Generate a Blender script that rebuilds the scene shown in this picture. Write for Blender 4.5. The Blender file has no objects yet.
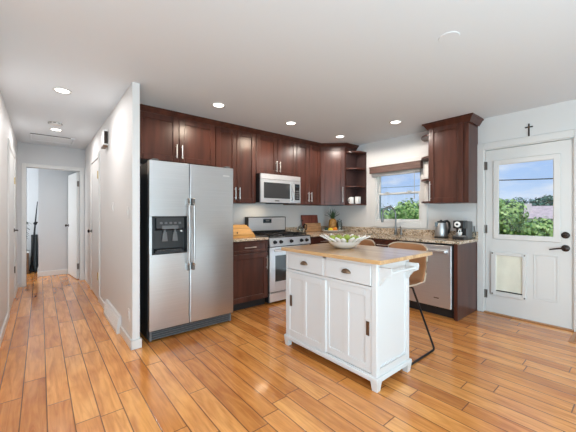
import bpy, bmesh, math, random
from mathutils import Vector, Matrix
random.seed(7)
S = bpy.context.scene
COL = S.collection
R = math.radians

# ------------------------------------------------------------------ camera, world, sun, daylight, exposure
cam_d = bpy.data.cameras.new('camera'); cam = bpy.data.objects.new('camera', cam_d); COL.objects.link(cam)
cam.location = (0, 0, 1.239); cam.rotation_euler = (R(90), 0, R(-39.796))
cam_d.sensor_width = 36; cam_d.lens = 297.17 / 576 * 36; cam_d.shift_y = -2.333 / 576
cam_d.clip_start = .02; cam_d.clip_end = 500
S.camera = cam
S.view_settings.view_transform = 'Standard'; S.view_settings.look = 'None'
S.view_settings.gamma = 1; S.view_settings.use_curve_mapping = False
S.view_settings.exposure = 0.0
try:
    S.cycles.use_denoising = True
    S.cycles.max_bounces = 8; S.cycles.diffuse_bounces = 5; S.cycles.glossy_bounces = 4
    S.cycles.transparent_max_bounces = 12; S.cycles.sample_clamp_indirect = 8
    S.cycles.caustics_reflective = False; S.cycles.caustics_refractive = False
except Exception:
    pass

W = bpy.data.worlds.new('sky'); S.world = W; W.use_nodes = True
nt = W.node_tree; nt.nodes.clear()
def N(tree, kind, **kw):
    n = tree.nodes.new(kind)
    for k, v in kw.items():
        setattr(n, k, v)
    return n
wo = N(nt, 'ShaderNodeOutputWorld'); bg = N(nt, 'ShaderNodeBackground'); tc = N(nt, 'ShaderNodeTexCoord')
sep = N(nt, 'ShaderNodeSeparateXYZ'); nt.links.new(tc.outputs['Generated'], sep.inputs[0])
rp = N(nt, 'ShaderNodeValToRGB')
rp.color_ramp.elements[0].position = 0.0; rp.color_ramp.elements[0].color = (.66, .80, .97, 1)
rp.color_ramp.elements[1].position = .45; rp.color_ramp.elements[1].color = (.13, .31, .80, 1)
e = rp.color_ramp.elements.new(.10); e.color = (.42, .62, .95, 1)
nt.links.new(sep.outputs['Z'], rp.inputs[0])
mp = N(nt, 'ShaderNodeMapping'); mp.inputs['Scale'].default_value = (1.2, 2.2, 7.0); mp.inputs['Location'].default_value = (.35, .2, .1)
nt.links.new(tc.outputs['Generated'], mp.inputs[0])
nz = N(nt, 'ShaderNodeTexNoise'); nz.inputs['Scale'].default_value = 2.2; nz.inputs['Detail'].default_value = 6
nz.inputs['Roughness'].default_value = .55; nt.links.new(mp.outputs[0], nz.inputs[0])
cr = N(nt, 'ShaderNodeValToRGB'); cr.color_ramp.elements[0].position = .47; cr.color_ramp.elements[1].position = .72
nt.links.new(nz.outputs[0], cr.inputs[0])
mx = N(nt, 'ShaderNodeMixRGB'); mx.inputs[2].default_value = (.92, .94, .98, 1)
nt.links.new(cr.outputs[0], mx.inputs[0]); nt.links.new(rp.outputs[0], mx.inputs[1])
nt.links.new(mx.outputs[0], bg.inputs[0]); bg.inputs[1].default_value = 1.0
nt.links.new(bg.outputs[0], wo.inputs[0])

def light(name, kind, loc, rot, energy, color=(1, 1, 1), parent=None, **kw):
    d = bpy.data.lights.new(name, kind); d.energy = energy; d.color = color
    for k, v in kw.items():
        setattr(d, k, v)
    o = bpy.data.objects.new(name, d); COL.objects.link(o); o.location = loc; o.rotation_euler = rot
    if parent: o.parent = parent
    return o
light('sun', 'SUN', (0, 0, 10), (R(36), 0, R(-52)), 3.2, (1, .96, .88), angle=R(1))
# daylight coming through the glazed openings of the living room behind the camera; the last two are added fill lamps
light('daylight_patio', 'AREA', (-.9, -3.95, 1.15), (R(-70), 0, R(180)), 52, (.90, .97, 1.0), shape='RECTANGLE', size=4.6, size_y=2.2)
light('daylight_west', 'AREA', (-3.42, -.6, 1.35), (R(66), 0, R(-90)), 42, (.84, .95, 1.0), shape='RECTANGLE', size=3.4, size_y=1.7)
light('ceiling_fill', 'AREA', (.4, -1.5, .35), (R(133), 0, R(-35)), 270, (.59, .87, 1.0), shape='RECTANGLE', size=3.0, size_y=3.0)  # unseen upward panel added to brighten the ceiling, not a room lamp
light('far_room_fill', 'AREA', (-1.45, 7.6, 1.4), (R(90), 0, R(-90)), 36, (.86, .95, 1.0), shape='RECTANGLE', size=.9, size_y=1.3)  # fill added to brighten the far room; the wall behind it has no window

# ------------------------------------------------------------------ materials
def mat(name, color, rough=.5, metal=0, coat=0, spec=.5, emit=0, noise=0, nscale=(1, 1, 1), ndet=4, bump=0, bscale=80, trans=0, aniso=0):
    m = bpy.data.materials.new(name); m.use_nodes = True
    t = m.node_tree; b = t.nodes['Principled BSDF']
    b.inputs['Base Color'].default_value = (*color, 1); b.inputs['Roughness'].default_value = rough
    b.inputs['Metallic'].default_value = metal; b.inputs['Coat Weight'].default_value = coat
    b.inputs['Coat Roughness'].default_value = .08
    b.inputs['Specular IOR Level'].default_value = spec
    if trans: b.inputs['Transmission Weight'].default_value = trans
    if emit:
        b.inputs['Emission Color'].default_value = (*color, 1); b.inputs['Emission Strength'].default_value = emit
    tc = N(t, 'ShaderNodeTexCoord')
    if noise:
        mp = N(t, 'ShaderNodeMapping'); mp.inputs['Scale'].default_value = nscale
        nz = N(t, 'ShaderNodeTexNoise'); nz.inputs['Scale'].default_value = 1; nz.inputs['Detail'].default_value = ndet
        r = N(t, 'ShaderNodeValToRGB')
        lo = tuple(max(0, c * (1 - noise)) for c in color); hi = tuple(min(1, c * (1 + noise)) for c in color)
        r.color_ramp.elements[0].position = .3; r.color_ramp.elements[0].color = (*lo, 1)
        r.color_ramp.elements[1].position = .7; r.color_ramp.elements[1].color = (*hi, 1)
        t.links.new(tc.outputs['Object'], mp.inputs[0]); t.links.new(mp.outputs[0], nz.inputs[0])
        t.links.new(nz.outputs[0], r.inputs[0]); t.links.new(r.outputs[0], b.inputs['Base Color'])
    if bump:
        nb = N(t, 'ShaderNodeTexNoise'); nb.inputs['Scale'].default_value = bscale
        bp = N(t, 'ShaderNodeBump'); bp.inputs['Strength'].default_value = bump; bp.inputs['Distance'].default_value = .002
        t.links.new(tc.outputs['Object'], nb.inputs[0]); t.links.new(nb.outputs[0], bp.inputs['Height'])
        t.links.new(bp.outputs[0], b.inputs['Normal'])
    return m
M = {}
M['wall'] = mat('wall_paint', (.68, .67, .66), .6, bump=.05, bscale=150)
M['ceil'] = mat('ceiling_paint', (.715, .755, .795), .8)
M['greywall'] = mat('grey_wall_paint', (.60, .60, .61), .7)
M['white'] = mat('white_gloss_paint', (.68, .67, .655), .35)
M['islandwhite'] = mat('island_white_paint', (.63, .625, .625), .35)
M['cherry'] = mat('cherry_wood', (.074, .0235, .0150), .32, coat=0, spec=.35, noise=.35, nscale=(14, 14, 1.6))
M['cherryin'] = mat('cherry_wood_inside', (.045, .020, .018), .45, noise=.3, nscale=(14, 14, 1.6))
M['steel'] = mat('brushed_steel', (.58, .575, .575), .30, 1, noise=.05, nscale=(2, 2, 160))
M['steelb'] = mat('bright_brushed_steel', (.76, .765, .78), .40, 1, noise=.04, nscale=(2, 2, 160))
M['steelh'] = mat('satin_handle_steel', (.50, .49, .48), .38, 1)
M['steeld'] = mat('dark_steel', (.20, .18, .165), .35, 1)
M['steeld2'] = mat('satin_kettle_steel', (.45, .45, .45), .42, 1)
M['chrome'] = mat('polished_nickel', (.80, .79, .77), .34, 1)
M['faucet'] = mat('brushed_nickel_faucet', (.20, .195, .19), .28, 1)
M['black'] = mat('black_plastic', (.012, .012, .013), .35)
M['blackgloss'] = mat('black_glass', (.008, .008, .009), .06)
M['ovenglass'] = mat('oven_window_glass', (.05, .05, .052), .08)
M['grey'] = mat('grey_plastic', (.12, .12, .122), .4)
M['greygrille'] = mat('grey_grille_plastic', (.022, .022, .023), .4)
M['toekick'] = mat('toe_kick_black', (.012, .010, .010), .5)
M['bronze'] = mat('aged_bronze', (.20, .13, .085), .35, .9)
M['darkbronze'] = mat('dark_bronze', (.045, .034, .03), .35, .8)
M['brass'] = mat('brass_hinge', (.52, .38, .18), .35, 1)
M['metalblack'] = mat('black_metal', (.02, .02, .022), .4, .6)
M['leather'] = mat('tan_leather', (.33, .145, .06), .5, noise=.2, nscale=(6, 6, 6), bump=.1, bscale=200)
M['cream'] = mat('cream_fabric_rim', (.50, .40, .30), .6)
M['bulb'] = mat('lamp_diffuser', (1, .97, .92), .5, emit=6)
M['display'] = mat('display_panel', (.02, .03, .04), .15)
M['breadwood'] = mat('honey_wood', (.60, .30, .085), .4, noise=.25, nscale=(3, 20, 40))
M['redwood'] = mat('red_brown_wood', (.21, .055, .036), .35, noise=.3, nscale=(30, 30, 4))
M['lightwood'] = mat('light_wood', (.50, .27, .13), .45, noise=.3, nscale=(6, 6, 30))
M['chest'] = mat('brown_chest_wood', (.20, .105, .05), .5, noise=.3, nscale=(4, 4, 20))
M['valance'] = mat('walnut_blind_wood', (.13, .072, .058), .4, noise=.3, nscale=(6, 6, 60))
M['slat'] = mat('grey_blind_slats', (.40, .39, .385), .5)
M['ceramic'] = mat('white_ceramic', (.84, .83, .81), .2)
M['petflap'] = mat('yellowed_vinyl_flap', (.80, .78, .66), .4, noise=.08, nscale=(9, 9, 5))
M['greenfruit'] = mat('green_fruit_skin', (.33, .42, .06), .4, noise=.4, nscale=(25, 25, 25))
M['orangefruit'] = mat('orange_fruit_skin', (.75, .24, .02), .45, bump=.2, bscale=300)
M['lemonfruit'] = mat('lemon_skin', (.80, .60, .06), .4)
M['pineskin'] = mat('pineapple_skin', (.38, .19, .045), .5, noise=.5, nscale=(60, 60, 60))
M['pineleaf'] = mat('pineapple_leaf', (.055, .105, .05), .5)
M['darkleaf'] = mat('dark_plant_leaf', (.02, .055, .04), .5)
M['screw'] = mat('screw_cap', (.07, .06, .05), .4, .5)
M['registerwood'] = mat('register_wood', (.42, .21, .10), .4)
M['cable'] = mat('cable_rubber', (.03, .035, .04), .6)
M['bark'] = mat('bark', (.10, .07, .05), .9)
M['siding'] = mat('pale_siding', (.70, .64, .62), .8)
M['roofing'] = mat('pinkish_grey_roofing', (.52, .44, .43), .9, noise=.2, nscale=(3, 3, 3))
M['lawn'] = mat('lawn', (.13, .26, .06), .9, noise=.4, nscale=(1, 1, 1))

def leafmat(name, a, b):
    m = bpy.data.materials.new(name); m.use_nodes = True; t = m.node_tree; p = t.nodes['Principled BSDF']
    g = N(t, 'ShaderNodeNewGeometry'); r = N(t, 'ShaderNodeValToRGB')
    r.color_ramp.elements[0].color = (*a, 1); r.color_ramp.elements[1].color = (*b, 1)
    t.links.new(g.outputs['Random Per Island'], r.inputs[0]); t.links.new(r.outputs[0], p.inputs['Base Color'])
    p.inputs['Roughness'].default_value = .45
    return m
M['leaf1'] = leafmat('bright_leaves', (.07, .22, .03), (.48, .66, .22))
M['leaf2'] = leafmat('mid_green_leaves', (.04, .15, .035), (.34, .55, .20))
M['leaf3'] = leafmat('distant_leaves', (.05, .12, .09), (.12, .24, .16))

def glass(name, tint=(1, 1, 1), gl=.06):
    m = bpy.data.materials.new(name); m.use_nodes = True; t = m.node_tree; t.nodes.clear()
    o = N(t, 'ShaderNodeOutputMaterial'); mixn = N(t, 'ShaderNodeMixShader'); tr = N(t, 'ShaderNodeBsdfTransparent')
    gs = N(t, 'ShaderNodeBsdfGlossy'); fr = N(t, 'ShaderNodeFresnel'); fr.inputs['IOR'].default_value = 1.45
    tr.inputs[0].default_value = (*tint, 1); gs.inputs['Roughness'].default_value = .02
    t.links.new(fr.outputs[0], mixn.inputs[0]); t.links.new(tr.outputs[0], mixn.inputs[1]); t.links.new(gs.outputs[0], mixn.inputs[2])
    t.links.new(mixn.outputs[0], o.inputs[0])
    return m
M['glass'] = glass('window_glass'); M['jar'] = glass('jar_glass', (.90, .93, .92))

def floor_mat():
    m = bpy.data.materials.new('wide_plank_pine'); m.use_nodes = True; t = m.node_tree; b = t.nodes['Principled BSDF']; L = t.links.new
    g = N(t, 'ShaderNodeTexCoord'); s = N(t, 'ShaderNodeSeparateXYZ'); L(g.outputs['Object'], s.inputs[0])
    def mth(op, a, c=None):
        n = N(t, 'ShaderNodeMath', operation=op)
        for i, v in enumerate((a, c)):
            if v is None: continue
            if isinstance(v, (int, float)): n.inputs[i].default_value = v
            else: L(v, n.inputs[i])
        return n.outputs[0]
    u = mth('DIVIDE', mth('ADD', s.outputs['X'], 20.049), .1255)
    row = mth('FLOOR', u)
    wn = N(t, 'ShaderNodeTexWhiteNoise', noise_dimensions='1D'); L(row, wn.inputs['W'])
    v = mth('ADD', mth('DIVIDE', mth('ADD', s.outputs['Y'], 20), 1.05), mth('MULTIPLY', wn.outputs['Value'], 7.3))
    colm = mth('FLOOR', v)
    cmb = N(t, 'ShaderNodeCombineXYZ'); L(row, cmb.inputs[0]); L(colm, cmb.inputs[1])
    w2 = N(t, 'ShaderNodeTexWhiteNoise', noise_dimensions='3D'); L(cmb.outputs[0], w2.inputs['Vector'])
    base = N(t, 'ShaderNodeValToRGB')
    els = base.color_ramp.elements
    els[0].color = (.62, .245, .060, 1); els[1].color = (.88, .42, .125, 1)
    e1 = els.new(.35); e1.color = (.74, .305, .078, 1); e2 = els.new(.7); e2.color = (.83, .37, .105, 1)
    L(w2.outputs['Value'], base.inputs[0])
    # grain: noise stretched along the boards, shifted per board, plus cathedral wave figure
    off = N(t, 'ShaderNodeVectorMath', operation='SCALE'); L(w2.outputs['Color'], off.inputs[0]); off.inputs['Scale'].default_value = 9
    add = N(t, 'ShaderNodeVectorMath', operation='ADD'); L(g.outputs['Object'], add.inputs[0]); L(off.outputs[0], add.inputs[1])
    mp = N(t, 'ShaderNodeMapping'); mp.inputs['Scale'].default_value = (26, 2.2, 1); L(add.outputs[0], mp.inputs[0])
    nz = N(t, 'ShaderNodeTexNoise'); nz.inputs['Scale'].default_value = 1; nz.inputs['Detail'].default_value = 6; nz.inputs['Distortion'].default_value = 1.4
    L(mp.outputs[0], nz.inputs[0])
    gr = N(t, 'ShaderNodeValToRGB'); gr.color_ramp.elements[0].position = .32; gr.color_ramp.elements[0].color = (.66, .52, .42, 1)
    gr.color_ramp.elements[1].position = .62; gr.color_ramp.elements[1].color = (1.0, 1.0, 1.0, 1)
    L(nz.outputs[0], gr.inputs[0])
    mul = N(t, 'ShaderNodeMixRGB', blend_type='MULTIPLY'); mul.inputs[0].default_value = .8
    L(base.outputs[0], mul.inputs[1]); L(gr.outputs[0], mul.inputs[2])
    # knots and blotches
    mp2 = N(t, 'ShaderNodeMapping'); mp2.inputs['Scale'].default_value = (11, 3.5, 1); L(add.outputs[0], mp2.inputs[0])
    n2 = N(t, 'ShaderNodeTexNoise'); n2.inputs['Scale'].default_value = 1; n2.inputs['Detail'].default_value = 3; L(mp2.outputs[0], n2.inputs[0])
    k = N(t, 'ShaderNodeValToRGB'); k.color_ramp.elements[0].position = .30; k.color_ramp.elements[0].color = (.70, .54, .42, 1)
    k.color_ramp.elements[1].position = .55; k.color_ramp.elements[1].color = (1, 1, 1, 1); L(n2.outputs[0], k.inputs[0])
    mul2 = N(t, 'ShaderNodeMixRGB', blend_type='MULTIPLY'); mul2.inputs[0].default_value = .6
    L(mul.outputs[0], mul2.inputs[1]); L(k.outputs[0], mul2.inputs[2])
    # seams
    fu = mth('FRACT', u); fv = mth('FRACT', v)
    du = mth('MULTIPLY', mth('MINIMUM', fu, mth('SUBTRACT', 1, fu)), .1255)
    dv = mth('MULTIPLY', mth('MINIMUM', fv, mth('SUBTRACT', 1, fv)), 1.05)
    d = mth('MINIMUM', du, dv)
    seam = N(t, 'ShaderNodeMapRange'); seam.inputs['From Min'].default_value = .0012; seam.inputs['From Max'].default_value = .0042
    L(d, seam.inputs['Value'])
    mixs = N(t, 'ShaderNodeMixRGB'); mixs.inputs[1].default_value = (.12, .045, .018, 1)
    L(seam.outputs[0], mixs.inputs[0]); L(mul2.outputs[0], mixs.inputs[2]); L(mixs.outputs[0], b.inputs['Base Color'])
    rr = N(t, 'ShaderNodeMapRange'); rr.inputs['To Min'].default_value = .16; rr.inputs['To Max'].default_value = .30; L(n2.outputs[0], rr.inputs['Value'])
    L(rr.outputs[0], b.inputs['Roughness']); b.inputs['Coat Weight'].default_value = .45; b.inputs['Coat Roughness'].default_value = .10
    bp = N(t, 'ShaderNodeBump'); bp.inputs['Strength'].default_value = .5; bp.inputs['Distance'].default_value = .002
    hgt = mth('ADD', seam.outputs[0], mth('MULTIPLY', n2.outputs[0], .6))
    L(hgt, bp.inputs['Height']); L(bp.outputs[0], b.inputs['Normal'])
    return m
M['floor'] = floor_mat()

def granite_mat():
    m = bpy.data.materials.new('speckled_granite'); m.use_nodes = True; t = m.node_tree; b = t.nodes['Principled BSDF']; L = t.links.new
    g = N(t, 'ShaderNodeTexCoord')
    v = N(t, 'ShaderNodeTexVoronoi'); v.inputs['Scale'].default_value = 120; L(g.outputs['Object'], v.inputs['Vector'])
    s = N(t, 'ShaderNodeSeparateXYZ'); L(v.outputs['Color'], s.inputs[0])
    r = N(t, 'ShaderNodeValToRGB'); r.color_ramp.interpolation = 'CONSTANT'
    els = r.color_ramp.elements; els[0].color = (.02, .015, .012, 1); els[1].position = .12; els[1].color = (.22, .14, .085, 1)
    for p, c in ((.28, (.44, .31, .19)), (.5, (.58, .46, .33)), (.72, (.68, .58, .46)), (.9, (.70, .63, .53))):
        e = els.new(p); e.color = (*c, 1)
    nz = N(t, 'ShaderNodeTexNoise'); nz.inputs['Scale'].default_value = 14; nz.inputs['Detail'].default_value = 3; L(g.outputs['Object'], nz.inputs[0])
    mth = N(t, 'ShaderNodeMath', operation='MULTIPLY_ADD'); L(nz.outputs[0], mth.inputs[0]); mth.inputs[1].default_value = 1.1
    a2 = N(t, 'ShaderNodeMath', operation='SUBTRACT'); L(s.outputs[0], a2.inputs[0]); a2.inputs[1].default_value = .47
    L(a2.outputs[0], mth.inputs[2]); L(mth.outputs[0], r.inputs[0]); L(r.outputs[0], b.inputs['Base Color'])
    b.inputs['Roughness'].default_value = .14
    return m
M['granite'] = granite_mat()

def butcher_mat():
    m = bpy.data.materials.new('butcher_block'); m.use_nodes = True; t = m.node_tree; b = t.nodes['Principled BSDF']; L = t.links.new
    g = N(t, 'ShaderNodeTexCoord'); s = N(t, 'ShaderNodeSeparateXYZ'); L(g.outputs['Object'], s.inputs[0])
    d = N(t, 'ShaderNodeMath', operation='DIVIDE'); L(s.outputs['X'], d.inputs[0]); d.inputs[1].default_value = .045
    f = N(t, 'ShaderNodeMath', operation='FLOOR'); L(d.outputs[0], f.inputs[0])
    wn = N(t, 'ShaderNodeTexWhiteNoise', noise_dimensions='1D'); L(f.outputs[0], wn.inputs['W'])
    r = N(t, 'ShaderNodeValToRGB'); r.color_ramp.elements[0].color = (.50, .28, .115, 1); r.color_ramp.elements[1].color = (.66, .42, .20, 1)
    L(wn.outputs['Value'], r.inputs[0])
    mp = N(t, 'ShaderNodeMapping'); mp.inputs['Scale'].default_value = (60, 4, 60); L(g.outputs['Object'], mp.inputs[0])
    nz = N(t, 'ShaderNodeTexNoise'); nz.inputs['Scale'].default_value = 1; nz.inputs['Detail'].default_value = 5; L(mp.outputs[0], nz.inputs[0])
    k = N(t, 'ShaderNodeValToRGB'); k.color_ramp.elements[0].position = .3; k.color_ramp.elements[0].color = (.80, .74, .68, 1)
    k.color_ramp.elements[1].position = .6; k.color_ramp.elements[1].color = (1, 1, 1, 1); L(nz.outputs[0], k.inputs[0])
    mul = N(t, 'ShaderNodeMixRGB', blend_type='MULTIPLY'); mul.inputs[0].default_value = 1
    L(r.outputs[0], mul.inputs[1]); L(k.outputs[0], mul.inputs[2]); L(mul.outputs[0], b.inputs['Base Color'])
    b.inputs['Roughness'].default_value = .30; b.inputs['Coat Weight'].default_value = .8; b.inputs['Coat Roughness'].default_value = .12
    return m
M['butcher'] = butcher_mat()

# ------------------------------------------------------------------ mesh helpers
class MB:
    def __init__(s): s.bm = bmesh.new()
    def box(s, x0, x1, y0, y1, z0, z1, bev=0, seg=1):
        c = Vector(((x0 + x1) / 2, (y0 + y1) / 2, (z0 + z1) / 2))
        g = bmesh.ops.create_cube(s.bm, size=1, matrix=Matrix.Translation(c) @ Matrix.Diagonal((abs(x1 - x0), abs(y1 - y0), abs(z1 - z0), 1)))
        if bev:
            ed = list({e for v in g['verts'] for e in v.link_edges})
            bmesh.ops.bevel(s.bm, geom=ed, offset=min(bev, .49 * min(abs(x1 - x0), abs(y1 - y0), abs(z1 - z0))), segments=seg, affect='EDGES', profile=.5)
        return s
    def ring(s, pts): return [s.bm.verts.new(p) for p in pts]
    def bridge(s, a, b):
        n = len(a)
        for i in range(n):
            try: s.bm.faces.new((a[i], a[(i + 1) % n], b[(i + 1) % n], b[i]))
            except ValueError: pass
    def cap(s, a):
        try: s.bm.faces.new(a)
        except ValueError: pass
    def tube(s, pts, r, seg=8, closed=False, flat=1.0, up=(0, 0, 1)):
        pts = [Vector(p) for p in pts]; n = len(pts); rs = r if isinstance(r, (list, tuple)) else [r] * n; rings = []
        for i, p in enumerate(pts):
            if closed: d = pts[(i + 1) % n] - pts[i - 1]
            else: d = pts[min(i + 1, n - 1)] - pts[max(i - 1, 0)]
            d.normalize(); u = Vector(up)
            if abs(d.dot(u)) > .98: u = Vector((1, 0, 0)) if abs(d.x) < .9 else Vector((0, 1, 0))
            a = d.cross(u).normalized(); b = a.cross(d).normalized()
            rings.append(s.ring([p + (a * math.cos(2 * math.pi * k / seg) + b * flat * math.sin(2 * math.pi * k / seg)) * rs[i] for k in range(seg)]))
        for i in range(n - 1): s.bridge(rings[i], rings[i + 1])
        if closed: s.bridge(rings[-1], rings[0])
        else: s.cap(rings[0][::-1]); s.cap(rings[-1])
        return s
    def cyl(s, p0, p1, r, seg=12, r2=None): return s.tube([p0, p1], [r, r if r2 is None else r2], seg)
    def lathe(s, prof, c=(0, 0, 0), seg=24, axis='z'):
        rings = []
        for r, h in prof:
            r = max(r, 1e-4); pp = []
            for k in range(seg):
                a = 2 * math.pi * k / seg; x, y = r * math.cos(a), r * math.sin(a)
                v = {'z': (x, y, h), 'y': (x, h, y), 'x': (h, x, y)}[axis]
                pp.append((v[0] + c[0], v[1] + c[1], v[2] + c[2]))
            rings.append(s.ring(pp))
        for i in range(len(rings) - 1): s.bridge(rings[i], rings[i + 1])
        s.cap(rings[0][::-1]); s.cap(rings[-1])
        return s
    def prism(s, poly, a, b, axis='z'):
        def P(u, v, w): return {'z': (u, v, w), 'x': (w, u, v), 'y': (u, w, v)}[axis]
        A = s.ring([P(u, v, a) for u, v in poly]); B = s.ring([P(u, v, b) for u, v in poly])
        s.bridge(A, B); s.cap(A[::-1]); s.cap(B); return s
    def ball(s, c, r, seg=16, sq=(1, 1, 1)):
        bmesh.ops.create_uvsphere(s.bm, u_segments=seg, v_segments=seg * 2 // 3, radius=r, matrix=Matrix.Translation(c) @ Matrix.Diagonal((*sq, 1))); return s
    def grid(s, rows, thick=None):
        rr = [s.ring(r) for r in rows]
        for a, b in zip(rr, rr[1:]):
            for i in range(len(a) - 1): s.bm.faces.new((a[i], a[i + 1], b[i + 1], b[i]))
        return s
    def quad(s, *p): s.bm.faces.new(s.ring(p)); return s
    def rot(s, m): bmesh.ops.transform(s.bm, matrix=m, verts=s.bm.verts[:]); return s
    def build(s, name, material, parent=None, smooth=35, solid=0, sub=0, label=None, kind=None):
        bmesh.ops.recalc_face_normals(s.bm, faces=s.bm.faces[:])
        me = bpy.data.meshes.new(name); s.bm.to_mesh(me); s.bm.free()
        me.materials.append(M[material] if isinstance(material, str) else material)
        if smooth and len(me.polygons):
            me.shade_smooth(); me.set_sharp_from_angle(angle=R(smooth))
        o = bpy.data.objects.new(name, me); COL.objects.link(o)
        if parent: o.parent = parent
        if solid:
            q = o.modifiers.new('solid', 'SOLIDIFY'); q.thickness = solid; q.offset = 0
        if sub:
            q = o.modifiers.new('sub', 'SUBSURF'); q.levels = sub; q.render_levels = sub
        if label: o['label'] = label
        if kind: o['kind'] = kind
        return o
def thing(name, label, cat, loc=(0, 0, 0), rz=0, group=None):
    o = bpy.data.objects.new(name, None); COL.objects.link(o); o.location = loc; o.rotation_euler = (0, 0, R(rz))
    o.empty_display_size = .05; o['label'] = label; o['category'] = cat
    if group: o['group'] = group
    return o
def tag(o, label, cat, group=None, loc=None, rz=None):
    o['label'] = label; o['category'] = cat
    if group: o['group'] = group
    if loc: o.location = loc
    if rz is not None: o.rotation_euler = (0, 0, R(rz))
    return o
def struct(o, label, cat):
    o['kind'] = 'structure'; o['label'] = label; o['category'] = cat; return o
def sroot(name, label, cat, loc=(0, 0, 0), rz=0):
    return struct(thing(name, label, cat, loc, rz), label, cat)

CEIL = 2.44
# ------------------------------------------------------------------ setting: floor, ceiling, walls
struct(MB().box(-3.6, 4.43, -4.1, 9.0, -.06, 0).build('floor', 'floor', smooth=0), 'golden brown wide plank wood floor with dark seams', 'floor')
struct(MB().box(-3.6, 4.43, -4.1, 9.0, CEIL, CEIL + .06).build('ceiling', 'ceil', smooth=0), 'smooth white flat ceiling of the whole room', 'ceiling')
struct(MB().box(.644, .706, 2.99, 6.735, 0, CEIL).build('wall_hall', 'wall', smooth=0), 'white wall between the hall and the fridge', 'wall')
struct(MB().box(.706, 4.43, 3.91, 4.03, 0, CEIL).build('wall_back', 'wall', smooth=0), 'light grey wall behind the stove and cabinets', 'wall')
struct(MB().box(-.42, -.30, 2.3, 6.735, 0, CEIL).build('wall_left', 'wall', smooth=0), 'white wall at the left of the hall', 'wall')
# hall end wall with doorway -.18..56, 2.03 high
DX0, DX1, HE = -.185, .565, 6.735
struct(MB().box(-.42, DX0, HE, HE + .12, 0, CEIL).box(DX1, .706, HE, HE + .12, 0, CEIL).box(DX0, DX1, HE, HE + .12, 2.035, CEIL).build('wall_end', 'greywall', smooth=0), 'grey wall with doorway at the end of the hall', 'wall')
# far room
struct(MB().box(-.03, 2.3, 7.62, 8.72, 0, CEIL).build('wall_bedroom', 'greywall', smooth=0), 'grey wall seen through the doorway at the hall end', 'wall')
struct(MB().box(-1.6, -.03, 8.62, 8.72, 0, CEIL).box(-1.6, -1.5, 6.855, 8.62, 0, CEIL).box(-1.5, -.42, 6.735, 6.855, 0, CEIL)
       .box(.706, 2.3, 6.735, 6.855, 0, CEIL).box(2.2, 2.3, 6.855, 7.62, 0, .7).box(2.2, 2.3, 6.855, 7.62, 2.1, CEIL).build('wall_alcove', 'greywall', smooth=0), 'grey wall at the back of the far room alcove', 'wall')
# window wall with window and door holes
WX = 4.314
wy0, wy1, wz0, wz1 = 2.11, 2.876, 1.11, 2.0
dy0, dy1, dz1 = .476, 1.302, 2.048
b = MB()
b.box(WX, WX + .116, wy1, 4.03, 0, CEIL).box(WX, WX + .116, wy0, wy1, 0, wz0).box(WX, WX + .116, wy0, wy1, wz1, CEIL)
b.box(WX, WX + .116, dy1, wy0, 0, CEIL).box(WX, WX + .116, dy0, dy1, dz1, CEIL).box(WX, WX + .116, -4.1, dy0, 0, CEIL)
struct(b.build('wall_right', 'wall', smooth=0), 'light grey wall with the sink window and back door', 'wall')
# living room behind the camera: south wall with a glazed opening, west wall with a window
struct(MB().box(-3.6, -3.2, -4.1, -4.0, 0, CEIL).box(1.4, 4.314, -4.1, -4.0, 0, CEIL).box(-3.2, 1.4, -4.1, -4.0, 2.26, CEIL).build('wall_front', 'wall', smooth=0), 'white wall with glazed opening behind the viewer', 'wall')
struct(MB().box(-3.6, -3.5, -4.0, -2.3, 0, CEIL).box(-3.6, -3.5, 1.1, 2.4, 0, CEIL).box(-3.6, -3.5, -2.3, 1.1, 0, .5).box(-3.6, -3.5, -2.3, 1.1, 2.2, CEIL)
       .box(-3.6, -.42, 2.3, 2.4, 0, CEIL).build('wall_living', 'wall', smooth=0), 'white living room wall beside the viewer', 'wall')

def bb_box(name, boxes, label):
    b = MB()
    for q in boxes: b.box(*q, bev=.004)
    return struct(b.build(name, 'white', smooth=0), label, 'baseboard')
bb_box('baseboard_hall', [(.628, .644, 2.974, 3.452, 0, .085), (.628, .722, 2.974, 2.99, 0, .085), (.706, .722, 2.99, 3.02, 0, .085), (.628, .644, 4.30, 4.88, 0, .085)], 'white baseboard wrapping the wall end beside the fridge')
bb_box('baseboard_left', [(-.30, -.285, 2.3, 4.82, 0, .085), (-.30, -.285, 5.99, 6.735, 0, .085)], 'white baseboard along the left hall wall')
bb_box('baseboard_bedroom', [(-.03, 2.2, 7.604, 7.62, 0, .10), (-.046, -.03, 7.604, 8.62, 0, .10)], 'white baseboard under the far grey wall')
bb_box('baseboard_right', [(4.299, WX, -4.0, .39, 0, .085)], 'white baseboard right of the back door')

# hall end door casing + open door
b = MB()
b.box(DX0 - .06, DX0, HE - .016, HE + .13, 0, 2.095, bev=.003).box(DX1, DX1 + .06, HE - .016, HE + .13, 0, 2.095, bev=.003).box(DX0, DX1, HE - .016, HE + .13, 2.035, 2.095, bev=.003)
struct(b.build('trim_1', 'white', smooth=0), 'white casing around the doorway at the hall end', 'door casing')

def panel_slab(name, parent, w, h, t=.035):
    return MB().box(0, w, 0, t, .01, h, bev=.002).build(name, 'white', parent, smooth=0)
def knob(parent, x, y, z, axis, mt='darkbronze', name='knob', s=1):
    k = MB(); pr = [(.026, 0), (.026, .006), (.010, .008), (.010, .03), (.024, .036), (.027, .05), (.018, .06), (.002, .062)]
    pr = [(r, h * s) for r, h in pr]
    return k.lathe(pr, (x, y, z), 14, axis).build(name, mt, parent)
def hinges(parent, x, y, zs, mt='brass', dx=.014, dy=.014):
    for z in zs: MB().box(x - dx, x + dx, y - dy, y + dy, z - .05, z + .05).cyl((x - dx, y - dy, z - .055), (x - dx, y - dy, z + .055), .007, 8).build('hinge', mt, parent)

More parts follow.
